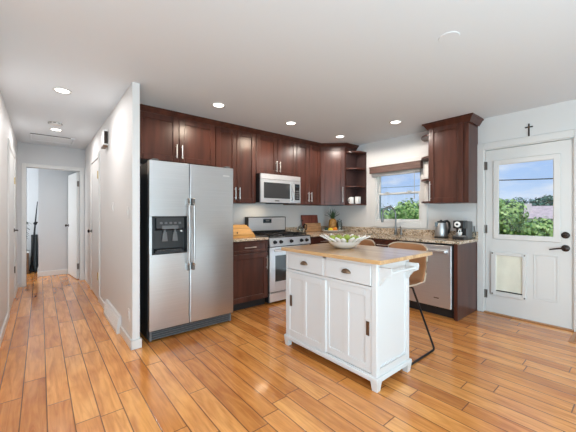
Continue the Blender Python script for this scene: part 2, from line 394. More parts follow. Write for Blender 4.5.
d = sroot('door_1', 'open white door inside the far room, swung against its wall', 'door', (DX1 - .005, HE + .10, 0), 97)
panel_slab('slab', d, .74, 2.02)
knob(d, .68, .035, 1.0, 'y'); knob(d, .68, 0, 1.0, 'y', s=-1)
hinges(d, -.006, .02, (.25, 1.8), 'steeld')
# door on the hall's right wall (casing, slab recessed, knob, hinges)
b = MB(); X = .644
b.box(X - .016, X + .001, 4.88, 4.955, 0, 2.11, bev=.003).box(X - .016, X + .001, 5.775, 5.85, 0, 2.11, bev=.003).box(X - .016, X + .001, 4.955, 5.775, 2.04, 2.11, bev=.003)
struct(b.build('trim_2', 'white', smooth=0), 'white casing of the closed door on the right hall wall', 'door casing')
d = sroot('door_2', 'closed white door in the right hall wall past the light switch', 'door')
MB().box(X - .006, X + .001, 4.958, 5.772, .01, 2.037, bev=.001).build('slab', 'white', d, smooth=0)
knob(d, X - .006, 5.70, .96, 'x', s=-1)
for z in (.35, 1.79): MB().box(X - .02, X - .004, 4.944, 4.972, z - .05, z + .05).cyl((X - .02, 4.958, z - .055), (X - .02, 4.958, z + .055), .007, 8).build('hinge', 'brass', d)
# door on hall's left wall
b = MB(); X = -.30
b.box(X - .001, X + .016, 4.82, 4.90, 0, 2.13, bev=.003).box(X - .001, X + .016, 5.90, 5.98, 0, 2.13, bev=.003).box(X - .001, X + .016, 4.90, 5.90, 2.05, 2.13, bev=.003)
struct(b.build('trim_3', 'white', smooth=0), 'white casing of the door on the left hall wall', 'door casing')
d = sroot('door_3', 'closed white door in the left hall wall', 'door')
MB().box(X - .001, X + .006, 4.903, 5.897, .01, 2.047, bev=.001).build('slab', 'white', d, smooth=0)
MB().lathe([(.028, 0), (.028, .008), (.01, .01), (.01, .045)], (X + .006, 5.82, 1.0), 14, 'x').tube([(X + .048, 5.83, 1.0), (X + .05, 5.78, 1.0), (X + .05, 5.71, .998)], .008).build('lever_handle', 'darkbronze', d)
for z in (.42, 1.72): MB().box(X + .004, X + .014, 5.88, 5.90, z - .045, z + .045).cyl((X + .014, 5.89, z - .05), (X + .014, 5.89, z + .05), .005, 8).build('hinge', 'brass' if z > 1 else 'darkbronze', d)

# ------------------------------------------------------------------ window
w = sroot('window_1', 'white double-hung window above the sink', 'window')
b = MB()
b.box(WX - .018, WX + .001, wy0 - .095, wy0, wz0 - .09, wz1 + .09, bev=.004).box(WX - .018, WX + .001, wy1, wy1 + .095, wz0 - .09, wz1 + .09, bev=.004)
b.box(WX - .018, WX + .001, wy0, wy1, wz1, wz1 + .09, bev=.004).box(WX - .018, WX + .001, wy0, wy1, wz0 - .09, wz0, bev=.004)
b.build('casing', 'white', w, smooth=0)
b = MB(); j = .018
b.box(WX, WX + .116, wy0, wy0 + j, wz0, wz1).box(WX, WX + .116, wy1 - j, wy1, wz0, wz1).box(WX, WX + .116, wy0 + j, wy1 - j, wz1 - j, wz1).box(WX, WX + .116, wy0 + j, wy1 - j, wz0, wz0 + j)
b.build('jamb', 'white', w, smooth=0)
def sash(y0, y1, z0, z1, x, name):
    f = MB(); r = .026
    f.box(x, x + .03, y0, y0 + r, z0, z1, bev=.003).box(x, x + .03, y1 - r, y1, z0, z1, bev=.003).box(x, x + .03, y0 + r, y1 - r, z0, z0 + r, bev=.003).box(x, x + .03, y0 + r, y1 - r, z1 - r, z1, bev=.003)
    s = f.build(name, 'white', w, smooth=0)
    MB().box(x + .013, x + .017, y0 + r - .004, y1 - r + .004, z0 + r - .004, z1 - r + .004).build('pane', 'glass', s, smooth=0)
    return s
lo = sash(wy0 + j, wy1 - j, wz0 + j, 1.575, WX + .02, 'lower_sash')
sash(wy0 + j, wy1 - j, 1.545, wz1 - j, WX + .054, 'upper_sash')
for yy in (2.30, 2.68): MB().box(WX + .005, WX + .03, yy - .03, yy + .03, 1.575, 1.59, bev=.003).build('sash_lock', 'white', lo, smooth=0)
# wooden blind drawn up
v = thing('window_blind', 'raised blind with walnut valance across the window top', 'blind', (WX, 2.505, 1.9))
MB().box(-.10, -.085, -.435, .435, .0, .105, bev=.003).box(-.085, -.019, -.435, -.42, .0, .105).box(-.085, -.019, .42, .435, .0, .105).box(-.108, -.085, -.440, .440, .09, .11, bev=.004).build('valance', 'valance', v, smooth=0)
b = MB()
for i in range(8): b.box(-.072, -.022, -.415, .415, -.052 + i * .010, -.046 + i * .010)
b.build('slat_stack', 'slat', v, smooth=0)
MB().cyl((-.078, -.33, .0), (-.078, -.33, -.40), .004, 6).cyl((-.078, -.33, -.40), (-.078, -.33, -.44), .008, 8, .005).build('tilt_wand', 'slat', v)

# ------------------------------------------------------------------ back door
b = MB(); c = .078
b.box(WX - .018, WX + .001, dy0 - c, dy0, 0, dz1 + c, bev=.004).box(WX - .018, WX + .001, dy1, dy1 + c - .004, 0, dz1 + c, bev=.004).box(WX - .018, WX + .001, dy0, dy1, dz1, dz1 + c, bev=.004)
b.box(WX, WX + .116, dy0, dy0 + .012, 0, dz1).box(WX, WX + .116, dy1 - .012, dy1, 0, dz1).box(WX, WX + .116, dy0 + .012, dy1 - .012, dz1 - .012, dz1)
struct(b.build('trim_4', 'white', smooth=0), 'white casing around the back door', 'door casing')
d = sroot('door_4', 'white back door with half glass and a pet flap', 'door')
sx0, sx1 = WX + .012, WX + .054
y0, y1 = dy0 + .015, dy1 - .015
gy0, gy1, gz0, gz1 = .63, 1.155, .975, 1.845
py0, py1, pz0, pz1 = .90, 1.185, .275, .745
b = MB()
b.box(sx0, sx1, y0, gy0, .015, 2.03).box(sx0, sx1, gy1, y1, .015, 2.03).box(sx0, sx1, gy0, gy1, gz1, 2.03)
b.box(sx0, sx1, gy0, gy1, pz1, gz0).box(sx0, sx1, gy0, gy1, .015, pz0).box(sx0, sx1, gy0, py0, pz0, pz1)
if py1 > gy1: pass
b.build('slab', 'white', d, smooth=0)
b = MB(); fr = .05
for (a0, a1, c0, c1) in ((gy0 - fr, gy0 + .012, gz0 - fr, gz1 + fr), (gy1 - .012, gy1 + fr, gz0 - fr, gz1 + fr), (gy0, gy1, gz0 - fr, gz0 + .012), (gy0, gy1, gz1 - .012, gz1 + fr)):
    b.box(sx0 - .018, sx0 + .002, a0, a1, c0, c1, bev=.007)
gf = b.build('glass_frame', 'white', d, smooth=0)
MB().box(sx0 + .018, sx0 + .024, gy0, gy1, gz0, gz1).build('pane', 'glass', gf, smooth=0)
b = MB(); qy0, qy1, qz0, qz1 = .60, .815, .262, .78
for (a0, a1, c0, c1) in ((qy0, qy0 + .014, qz0, qz1), (qy1 - .014, qy1, qz0, qz1), (qy0 + .014, qy1 - .014, qz0, qz0 + .014), (qy0 + .014, qy1 - .014, qz1 - .014, qz1)):
    b.box(sx0 - .006, sx0 + .001, a0, a1, c0, c1, bev=.004)
b.box(sx0 - .004, sx0 + .001, qy0 + .03, qy1 - .03, qz0 + .03, qz1 - .03, bev=.003)
b.build('raised_panel', 'white', d, smooth=0)
b = MB()
for (a0, a1, c0, c1) in ((.874, .912, .237, .771), (1.172, 1.226, .237, .771), (.912, 1.172, .237, .288), (.912, 1.172, .731, .771)):
    b.box(sx0 - .03, sx0 + .001, a0, a1, c0, c1, bev=.005)
pf = b.build('pet_door_frame', 'white', d, smooth=0)
MB().box(sx0 - .004, sx0 + .004, .912, 1.172, .296, .731).build('flap', 'petflap', pf, smooth=0, label='yellowed translucent vinyl flap')
MB().box(sx0 - .008, sx0 + .006, .912, 1.172, .286, .300).build('flap_seal', 'black', pf, smooth=0)
for yy in (.889, 1.208):
    for zz in (.256, .752): MB().lathe([(.009, 0), (.008, -.003), (.001, -.004)], (sx0 - .03, yy, zz), 10, 'x').build('screw', 'screw', pf)
b = MB().lathe([(.036, 0), (.036, -.008), (.030, -.014), (.018, -.016), (.016, -.026), (.001, -.027)], (sx0, .543, 1.008), 18, 'x').box(sx0 - .042, sx0 - .02, .538, .548, .99, 1.026, bev=.003)
b.build('deadbolt', 'darkbronze', d)
b = MB().lathe([(.036, 0), (.036, -.008), (.028, -.014), (.014, -.016), (.012, -.05), (.001, -.052)], (sx0, .543, .868), 18, 'x')
b.tube([(sx0 - .045, .543, .868), (sx0 - .05, .58, .866), (sx0 - .05, .63, .856), (sx0 - .05, .67, .846)], [.010, .009, .008, .006], 8)
b.build('lever_handle', 'darkbronze', d)
for z in (.235, 1.045, 1.84): MB().box(WX - .001, WX + .014, dy1 - .034, dy1 - .006, z - .05, z + .05).cyl((WX - .002, dy1 - .008, z - .052), (WX - .002, dy1 - .008, z + .052), .007, 8).build('hinge', 'steeld', d)
MB().box(WX - .02, WX + .10, dy0, dy1, 0, .014, bev=.004).build('threshold', 'registerwood', d, smooth=0)

# ------------------------------------------------------------------ cabinetry
def shaker(b, w, h, x0=0, z0=0, t=.02, fr=.068, y=0):
    """framed door front standing in the local xz plane, face towards -y"""
    x1, z1 = x0 + w, z0 + h
    b.box(x0, x0 + fr, y - t, y, z0, z1, bev=.0045).box(x1 - fr, x1, y - t, y, z0, z1, bev=.0045)
    b.box(x0 + fr, x1 - fr, y - t, y, z0, z0 + fr, bev=.0045).box(x0 + fr, x1 - fr, y - t, y, z1 - fr, z1, bev=.0045)
    b.box(x0 + fr - .001, x1 - fr + .001, y - t + .013, y - .001, z0 + fr - .001, z1 - fr + .001)
    return b
def bar_handle(parent, x, z, L=.16, y=-.02, horiz=False, r=.006, mt='chrome'):
    b = MB(); o = y - .03
    if horiz:
        b.cyl((x - L / 2, o, z), (x + L / 2, o, z), r, 10)
        for s in (-1, 1): b.cyl((x + s * L * .36, y + .001, z), (x + s * L * .36, o, z), r * .8, 8)
    else:
        b.cyl((x, o, z - L / 2), (x, o, z + L / 2), r, 10)
        for s in (-1, 1): b.cyl((x, y + .001, z + s * L * .36), (x, o, z + s * L * .36), r * .8, 8)
    return b.build('bar_handle', mt, parent)
def upper(label, loc, rz, wd, dp, h, doors, hz=.11, group=None, hl=.16):
    """doors: list of (x0, x1, handle side 'l'/'r')"""
    t = thing('wall_cabinet', label, 'cabinet', loc, rz, group)
    MB().box(0, wd, 0, dp, 0, h, bev=.002).build('body', 'cherry', t, smooth=0)
    for x0, x1, side in doors:
        dr = shaker(MB(), x1 - x0 - .004, h - .010, x0 + .002, .005).build('door', 'cherry', t, smooth=0)
        bar_handle(dr, x0 + .032 if side == 'l' else x1 - .032, hz + hl / 2, hl)
    return t
UY, UD, UB, UT = 3.58, .33, 1.385, 2.385
def U(x0, x1, z0, label, hz=.05):
    m = (x0 + x1) / 2
    return upper(label, (x0, UY, z0), 0, x1 - x0, UD, UT - z0, [(0, m - x0, 'r'), (m - x0, x1 - x0, 'l')], hz)
U(.80, 1.742, 1.846, 'two-door dark cherry wall cabinet above the steel refrigerator')
U(1.744, 2.372, UB, 'tall two-door cherry wall cabinet between refrigerator and microwave')
U(2.374, 3.148, 1.815, 'short two-door cherry wall cabinet above the microwave')
U(3.150, 3.698, UB, 'two-door cherry wall cabinet right of the microwave reflecting the window')
# diagonal corner cabinet
t = thing('corner_cabinet', 'diagonal single-door cherry corner wall cabinet over the fruit tray', 'cabinet', (3.702, 3.578, UB), -45)
c45 = math.cos(R(45))
def inv(x, y):  # world -> local of the corner cabinet
    dx, dy = x - 3.702, y - 3.578
    return (dx * c45 - dy * c45, dx * c45 + dy * c45)
poly = [inv(3.702, 3.578), inv(4.0, 3.28), inv(4.314, 3.28), inv(4.314, 3.91), inv(3.702, 3.91)]
MB().prism(poly, 0, UT - UB).build('body', 'cherry', t, smooth=0)
wl = .298 * math.sqrt(2)
dr = shaker(MB(), wl - .012, UT - UB - .01, .006, .005).build('door', 'cherry', t, smooth=0)
bar_handle(dr, wl - .04, .05 + .13, .26)
# open quarter-round end shelves on both sides of the window
def end_shelf(label, ypl, sgn, a, depth, top, back=True):
    """shelves fan out from the cabinet side at y=ypl towards sgn*y against the window wall"""
    t = thing('open_end_shelf', label, 'shelf', (WX, ypl, UB))
    H = top - UB
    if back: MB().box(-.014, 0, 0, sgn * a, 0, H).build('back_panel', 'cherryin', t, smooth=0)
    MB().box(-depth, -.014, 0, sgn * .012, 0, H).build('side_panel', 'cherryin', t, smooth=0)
    n = 12
    for z in (0, .305, .61, H - .022):
        poly = [(-.014, sgn * .012)] + [(-.014 - (depth - .014) * math.cos(q * math.pi / 2 / n), sgn * (.012 + (a - .012) * math.sin(q * math.pi / 2 / n))) for q in range(n + 1)]
        MB().prism(poly, z, z + .022).build('shelf_board', 'cherry', t, smooth=30)
    return t
end_shelf('open corner end shelf left of the window holding white mugs', 3.278, -1, .212, .30, 2.30)
end_shelf('open rounded end shelf right of the window holding white jars', 1.852, 1, .205, .30, 2.31, False)
# right single door cabinet (faces -x)
t = upper('single-door cherry wall cabinet with crown between window and back door', (4.0, 1.85, UB - .01), -90, .48, .314, UT - UB + .005, [(0, .425, 'l')], .03, hl=.26)
def crown(path, zb, zt, out, mt='cherry', name='crown', parent=None, closed=False):
    """path: list of 2d points, the moulding flares to the right of its direction"""
    prof = [(0, zb), (.006, zb), (.010, zb + .012), (.018, zb + .022), (out * .75, zt - .022), (out, zt - .016), (out, zt), (0, zt)]
    b = MB(); n = len(path); P = [Vector(p) for p in path]; rings = []
    for i in range(n):
        d0 = (P[i] - P[i - 1]).normalized() if i else (P[1] - P[0]).normalized()
        d1 = (P[i + 1] - P[i]).normalized() if i < n - 1 else d0
        n0, n1 = Vector((d0.y, -d0.x)), Vector((d1.y, -d1.x)); m = n0 + n1; m = m / (m.dot(n0))
        rings.append(b.ring([(P[i].x + m.x * u, P[i].y + m.y * u, v) for u, v in prof]))
    for a, c in zip(rings, rings[1:]): b.bridge(a, c)
    b.cap(rings[0][::-1]); b.cap(rings[-1])
    return b.build(name, mt, parent, smooth=0)
crown([(-.012, .30), (-.012, -.008), (.492, -.008), (.492, .314)], UT - UB - .02, 1.062, .055, parent=t, name='crown')
o = crown([(.744, 3.572), (3.699, 3.572), (3.994, 3.274), (4.313, 3.274)], 2.37, 2.438, .052, name='crown_moulding')
tag(o, 'long dark cherry crown moulding capping the cabinets along the stove wall', 'moulding')

def base_cab(label, loc, rz, wd, dp, drawers, doors, name='base_cabinet', h=.885, dh=.14, hollow=False):
    t = thing(name, label, 'cabinet', loc, rz)
    if hollow: MB().box(0, .02, 0, dp, .10, h).box(wd - .02, wd, 0, dp, .10, h).box(.02, wd - .02, 0, .02, .10, h).box(.02, wd - .02, dp - .02, dp, .10, h).box(.02, wd - .02, .02, dp - .02, .10, .12).build('body', 'cherry', t, smooth=0)
    else: MB().box(0, wd, 0, dp, .10, h, bev=.002).build('body', 'cherry', t, smooth=0)
    MB().box(.0, wd, .055, .075, 0, .10).build('toe_kick', 'toekick', t, smooth=0)
    for x0, x1 in drawers:
        b = MB(); z0 = h - dh - .012; b.box(x0 + .002, x1 - .002, -.020, 0, z0, h - .008, bev=.002)
        b2 = shaker(MB(), x1 - x0 - .004, dh, x0 + .002, h - dh - .012, fr=.035).build('drawer', 'cherry', t, smooth=0); b.bm.free()
        bar_handle(b2, (x0 + x1) / 2 + .03, h - .012 - dh / 2, .17, horiz=True)
    for x0, x1, side in doors:
        dr = shaker(MB(), x1 - x0 - .004, h - dh - .13, x0 + .002, .105).build('door', 'cherry', t, smooth=0)
        bar_handle(dr, x0 + .03 if side == 'l' else x1 - .03, h - dh - .16, .18)
    return t
base_cab('dark cherry base cabinet with drawer between refrigerator and stove', (1.72, 3.29, 0), 0, .652, .62, [(.0, .652)], [(0, .652, 'r')])
base_cab('cherry corner base cabinet right of the stove under the cutting boards', (3.158, 3.29, 0), 0, .536, .62, [(0, .536)], [(0, .536, 'l')])
t = base_cab('cherry sink base cabinet beneath the window behind the island', (3.70, 3.232, 0), -90, 1.152, .60, [(0, .576), (.576, 1.152)], [(0, .576, 'r'), (.576, 1.152, 'l')], hollow=True)
# end panel beside dishwasher
tag(MB().box(3.69, WX - .001, 1.378, 1.420, 0, .884, bev=.003).build('end_panel', 'cherry', smooth=0), 'glossy cherry end panel between dishwasher and back door', 'panel')

# countertops
t = thing('countertop', 'short granite countertop between refrigerator and stove', 'countertop', (2.04, 3.58, .886))
MB().box(-.335, .334, -.325, .33, 0, .032, bev=.006, seg=2).build('slab', 'granite', t, smooth=0)
MB().box(-.335, .334, .31, .33, .032, .12, bev=.003).build('backsplash', 'granite', t, smooth=0)
t = thing('countertop', 'long L-shaped granite countertop around the sink corner', 'countertop', (4.0, 3.6, .886))
b = MB(); ox, oy = 4.0, 3.6
def bx(x0, x1, y0, y1, z0=0, z1=.032, bev=0): b.box(x0 - ox, x1 - ox, y0 - oy, y1 - oy, z0, z1, bev=bev)
skx0, skx1, sky0, sky1 = 3.80, 4.16, 2.20, 2.84
bx(3.152, 3.676, 3.245, 3.91); bx(3.676, WX - .002, sky1, 3.91); bx(3.676, WX - .002, 1.362, sky0); bx(3.676, skx0, sky0, sky1); bx(skx1, WX - .002, sky0, sky1)
b.build('slab', 'granite', t, smooth=0)
b = MB(); bx(3.152, WX - .02, 3.89, 3.91, .032, .12); bx(WX - .022, WX - .002, 1.362, 3.91, .032, .12)
b.build('backsplash', 'granite', t, smooth=0)
b = MB(); bx(skx0 - .01, skx1 + .01, sky0 - .01, sky1 + .01, -.19, -.18); bx(skx0 - .01, skx0, sky0, sky1, -.18, 0); bx(skx1, skx1 + .01, sky0, sky1, -.18, 0)
bx(skx0 - .01, skx1 + .01, sky0 - .01, sky0, -.18, 0); bx(skx0 - .01, skx1 + .01, sky1, sky1 + .01, -.18, 0)
b.build('sink_basin', 'steel', t, smooth=0)

# ------------------------------------------------------------------ refrigerator
t = thing('refrigerator', 'stainless steel side-by-side refrigerator with ice dispenser', 'refrigerator', (.79, 3.0, 0))
FW, FH = .898, 1.752
MB().box(0, FW, .075, .86, .02, FH - .015, bev=.004).build('body', 'black', t, smooth=0)
sx = .388
ly0, ly1 = .026, .364  # dispenser opening in the left door
lz0, lz1 = .846, 1.212
b = MB()
b.box(0, ly0, 0, .07, .115, FH, bev=.008, seg=2).box(ly1, sx, 0, .07, .115, FH, bev=.008, seg=2)
b.bm.free(); b = MB()
# left door: four slabs around the dispenser opening
b.box(0, sx, 0, .07, .115, lz0, bev=.004).box(0, sx, 0, .07, lz1, FH, bev=.004).box(0, ly0, 0, .07, lz0, lz1).box(ly1, sx, 0, .07, lz0, lz1)
ld = b.build('freezer_door', 'steel', t, smooth=0)
rd = MB().box(sx + .006, FW, 0, .07, .115, FH, bev=.005, seg=2).build('fridge_door', 'steel', t, smooth=0)
b = MB(); w_ = .012
b.box(ly0 - .002, ly0 + w_, -.006, .06, lz0, lz1, bev=.002).box(ly1 - w_, ly1 + .002, -.006, .06, lz0, lz1, bev=.002).box(ly0, ly1, -.006, .06, lz0 - .002, lz0 + w_, bev=.002).box(ly0, ly1, -.006, .06, lz1 - w_, lz1 + .002, bev=.002)
b.box(ly0, ly1, .055, .069, lz0, lz1)
b.prism([(-.002, lz0 + w_), (.055, lz0 + w_), (.055, lz0 + .05), (-.002, lz0 + .03)], ly0 + .03, ly1 - .03, axis='x')
dp = b.build('dispenser', 'black', ld, smooth=0)
b = MB(); b.prism([(-.004, lz1 - .115), (.05, lz1 - .14), (.055, lz1 - w_), (.004, lz1 - w_)], ly0 + .04, ly1 - .03, axis='x')
b.build('control_panel', 'greygrille', ld, smooth=0)
b = MB(); b.box(ly0 + .09, ly1 - .09, -.008, .0, lz1 - .125, lz1 - .09, bev=.003)
for i in range(5): b.box(ly0 + .07 + i * .045, ly0 + .095 + i * .045, -.006, .004, lz1 - .075, lz1 - .055, bev=.002)
b.build('button_row', 'grey', ld, smooth=0)
for xx in (ly0 + .10, ly0 + .20):
    MB().prism([(xx, lz0 + .12), (xx + .055, lz0 + .12), (xx + .045, lz0 + .21), (xx + .01, lz0 + .21)], .03, .045, axis='y').cyl((xx + .0275, .035, lz0 + .20), (xx + .0275, .04, lz0 + .245), .012, 10).build('paddle', 'grey', ld, smooth=0)
MB().box(ly1 - .055, ly1 - .035, .04, .052, lz0 + .21, lz0 + .225).build('indicator_light', 'ceramic', ld, smooth=0)
b = MB()
for i in range(9): b.box(ly0 + .05 + i * .027, ly0 + .066 + i * .027, .0, .05, lz0 + .034, lz0 + .04)
b.build('drip_grate', 'grey', ld, smooth=0)
def fridge_handle(x, parent):
    h = MB().tube([(x, -.03, .70), (x, -.052, .74), (x, -.058, .85), (x, -.06, 1.03), (x, -.058, 1.2), (x, -.052, 1.32), (x, -.03, 1.36)], .0135, 12, flat=.8).build('handle', 'steelh', parent)
    for z in (.70, 1.36): MB().box(x - .014, x + .014, -.046, .001, z - .036, z + .036, bev=.004).build('handle_bracket', 'steeld', h, smooth=0)
fridge_handle(sx - .022, ld); fridge_handle(sx + .028, rd)
MB().box(.01, FW - .01, .05, .07, .015, .108).build('kick_plate', 'greygrille', t, smooth=0)
b = MB()
for i in range(4): b.box(.02, FW - .02, .034, .052, .022 + i * .022, .031 + i * .022)
b.box(.012, .03, .03, .06, .015, .108).box(FW - .03, FW - .012, .03, .06, .015, .108)
b.build('kick_grille', 'grey', t, smooth=0)
for xx in (.06, FW - .06): MB().box(xx - .03, xx + .03, .01, .12, FH - .014, FH + .018, bev=.006).build('hinge_cover', 'grey', t, smooth=0)
for xx in (.05, FW - .05): MB().cyl((xx, .10, 0), (xx, .10, .025), .018, 10).build('foot', 'black', t)
MB().box(FW - .13, FW - .05, -.003, .001, FH - .10, FH - .085, bev=.001).build('badge', 'chrome', rd, smooth=0)

# ------------------------------------------------------------------ microwave
t = thing('microwave', 'stainless over-range microwave with dark window above the stove', 'microwave', (2.380, 3.455, 1.400))
mw, mh = .756, .412
MB().box(0, mw, .03, .45, .0, mh, bev=.003).build('body', 'black', t, smooth=0)
MB().box(0, mw, 0, .03, mh - .075, mh, bev=.004).build('vent_panel', 'steelb', t, smooth=0)
b = MB(); dw = .60; z0, z1 = .0, mh - .078
b.box(0, .055, 0, .03, z0, z1, bev=.003).box(dw - .055, dw, 0, .03, z0, z1, bev=.003).box(.055, dw - .055, 0, .03, z0, .062).box(.055, dw - .055, 0, .03, z1 - .045, z1)
dr = b.build('door', 'steelb', t, smooth=0)
MB().box(.054, dw - .054, .006, .028, .06, z1 - .044).build('window', 'ovenglass', dr, smooth=0)
MB().tube([(dw - .03, .002, z0 + .04), (dw - .03, -.03, z0 + .06), (dw - .03, -.042, .16), (dw - .03, -.03, z1 - .05), (dw - .03, .002, z1 - .03)], .012, 10).build('handle', 'steelb', dr)
MB().box(.25, .33, -.002, .001, .02, .035).build('badge', 'steeld', dr, smooth=0)
cp = MB().box(dw + .003, mw, 0, .03, z0, z1, bev=.003).build('control_panel', 'steelb', t, smooth=0)
kp = MB().box(dw + .035, mw - .025, -.003, .001, z0 + .05, z1 - .04, bev=.001).build('keypad', 'blackgloss', cp, smooth=0)
MB().box(dw + .045, mw - .035, -.005, -.002, z1 - .085, z1 - .055).build('display', 'display', kp, smooth=0)
b = MB()
for i in range(4):
    for k in range(3): b.box(dw + .046 + k * .028, dw + .066 + k * .028, -.005, -.002, z0 + .07 + i * .035, z0 + .09 + i * .035)
b.build('key_grid', 'grey', kp, smooth=0)
MB().box(.30, .55, .05, .30, -.012, .001).build('light_grille', 'black', t, smooth=0)
MB().box(.06, .20, .20, .25, -.002, .001).build('cooktop_lamp', 'ceramic', t, smooth=0)
light('cooktop_light', 'AREA', (.18, .24, -.012), (0, 0, 0), 1.1, (1, .80, .55), t, shape='RECTANGLE', size=.2, size_y=.07)

# ------------------------------------------------------------------ stove
t = thing('gas_stove', 'stainless gas stove with black grates under the microwave', 'stove', (2.383, 3.25, 0))
rw = .764
MB().box(0, rw, .035, .64, .02, .905, bev=.003).build('body', 'black', t, smooth=0)
dr = MB(); dr.box(.005, .10, 0, .034, .165, .775, bev=.003).box(rw - .10, rw - .005, 0, .034, .165, .775, bev=.003).box(.10, rw - .10, 0, .034, .165, .30).box(.10, rw - .10, 0, .034, .66, .775)
dr = dr.build('oven_door', 'steelb', t, smooth=0)
MB().box(.098, rw - .098, .008, .03, .298, .662).build('oven_window', 'ovenglass', dr, smooth=0)
h = MB().cyl((.05, -.045, .735), (rw - .05, -.045, .735), .012, 12)
for xx in (.08, rw - .08): h.cyl((xx, .001, .735), (xx, -.045, .735), .009, 8)
h.build('handle', 'steelb', dr)
MB().box(.005, rw - .005, 0, .034, .03, .15, bev=.004).build('warming_drawer', 'steelb', t, smooth=0)
cp = MB().prism([(-.012, .79), (.04, .79), (.04, .905), (.008, .905)], .0, rw, axis='x').build('knob_panel', 'steelb', t, smooth=0)
for i, xx in enumerate((.085, .19, .38, .575, .68)):
    k = MB().lathe([(.026, .0), (.026, -.008), (.020, -.012), (.018, -.034), (.001, -.036)], (xx, -.003, .847), 16, 'y').box(xx - .004, xx + .004, -.042, -.030, .83, .864, bev=.001)
    k.build('knob', 'metalblack' if i != 2 else 'metalblack', cp)
MB().box(0, rw, .0, .62, .905, .918, bev=.004).build('cooktop', 'black', t, smooth=0)
b = MB()
for gx in (.03, .275, .52):
    x0, x1, yy0, yy1 = gx, gx + .215, .05, .55
    for a in (x0, x1 - .012): b.box(a, a + .012, yy0, yy1, .935, .948, bev=.002)
    for a in (yy0, (yy0 + yy1) / 2 - .006, yy1 - .012): b.box(x0, x1, a, a + .012, .935, .948, bev=.002)
    b.box((x0 + x1) / 2 - .006, (x0 + x1) / 2 + .006, yy0, yy1, .935, .948)
    for a in (x0, x1 - .012):
        for c in (yy0, yy1 - .012): b.box(a, a + .012, c, c + .012, .917, .936)
b.build('grate', 'metalblack', t, smooth=0)
for cx, cy in ((.14, .17), (.14, .43), (.38, .30), (.63, .17), (.63, .43)):
    MB().lathe([(.045, .917), (.045, .925), (.032, .927), (.03, .932), (.001, .933)], (cx, cy, 0), 16).build('burner', 'metalblack', t)
b = MB().box(0, rw, .585, .64, .905, 1.19, bev=.006)
bg_ = b.build('backguard', 'black', t, smooth=0)
MB().prism([(.578, .975), (.587, .975), (.587, 1.178), (.583, 1.178)], .035, rw - .02, axis='x').build('steel_face', 'steelb', bg_, smooth=0)
MB().box(.30, .46, .572, .583, 1.09, 1.155, bev=.003).build('clock_panel', 'display', bg_, smooth=0)
b = MB()
for i in range(6): b.box(.315 + i * .022, .329 + i * .022, .5705, .573, 1.098, 1.106)
b.box(.345, .415, .5705, .573, 1.118, 1.142).build('clock_keys', 'grey', bg_, smooth=0)
for xx in (.06, rw - .06): MB().cyl((xx, .10, 0), (xx, .10, .022), .02, 10).build('foot', 'black', t)

# ------------------------------------------------------------------ dishwasher
t = thing('dishwasher', 'stainless dishwasher with bar handle beside the cherry end panel', 'dishwasher', (3.70, 2.045, 0), -90)
dwid = .62
MB().box(0, dwid, .02, .60, .10, .875).build('body', 'black', t, smooth=0)
dr = MB().box(.004, dwid - .018, -.02, .02, .115, .862, bev=.006, seg=2).build('door', 'steelb', t, smooth=0)
h = MB().box(.05, dwid - .07, -.062, -.044, .772, .808, bev=.006, seg=2)
for xx in (.07, dwid - .09): h.box(xx - .012, xx + .012, -.046, -.018, .778, .802)
h.build('handle', 'steelb', dr, smooth=0)
MB().box(.40, .46, -.022, -.019, .215, .228).build('badge', 'steeld', dr, smooth=0)
MB().box(0, dwid, .05, .07, 0, .10).build('toe_kick', 'toekick', t, smooth=0)
MB().box(dwid - .017, dwid, -.004, .02, .10, .875).build('side_gasket', 'black', t, smooth=0)

# ------------------------------------------------------------------ kitchen island
IX, IY0, IY1, IXB = 1.79, 1.188, 2.178, 2.235
t = thing('kitchen_island', 'white kitchen island with butcher block top and two drawers', 'kitchen island', (2.0, 1.7, 0))
def il(b): return b.rot(Matrix.Translation((-2.0, -1.7, 0)))
def ipart(b, name, mt, parent=None, smooth=0, **kw): return il(b).build(name, mt, parent or t, smooth=smooth, **kw)
ipart(MB().box(1.748, 2.515, 1.132, 2.20, .893, .922, bev=.004, seg=2), 'top', 'butcher')
b = MB(); b.box(IX + .022, IXB - .006, IY0 + .012, IY1 - .012, .085, .893)
for xx in (IX, IXB - .045):
    for yy, ww in ((IY0, .045), (IY1 - .02, .02)): b.box(xx, xx + .045, yy, yy + ww, .08, .893, bev=.003)
b.box(IX, IX + .03, IY0 + .045, IY1 - .02, .872, .893).box(IX, IX + .03, IY0 + .045, IY1 - .02, .700, .722).box(IX, IX + .03, IY0 + .045, IY1 - .02, .08, .105)
b.box(IX, IX + .03, (IY0 + IY1) / 2 - .016, (IY0 + IY1) / 2 + .016, .72, .893)
ipart(b, 'body', 'islandwhite')
b = MB(); q = .016
b.box(IX - q, IXB + q, IY0 - q, IY1 + q, .062, .098, bev=.007)
ipart(b, 'plinth_rail', 'islandwhite')
for xx in (IX + .016, IXB - .016):
    for yy in (IY0 + .016, IY1 - .016):
        bb = MB(); A = bb.ring([(xx + s * .020, yy + u * .020, 0) for s, u in ((-1, -1), (1, -1), (1, 1), (-1, 1))]); B = bb.ring([(xx + s * .028, yy + u * .028, .064) for s, u in ((-1, -1), (1, -1), (1, 1), (-1, 1))])
        bb.bridge(A, B); bb.cap(A[::-1]); bb.cap(B); ipart(bb, 'foot', 'islandwhite')
my = (IY0 + IY1) / 2
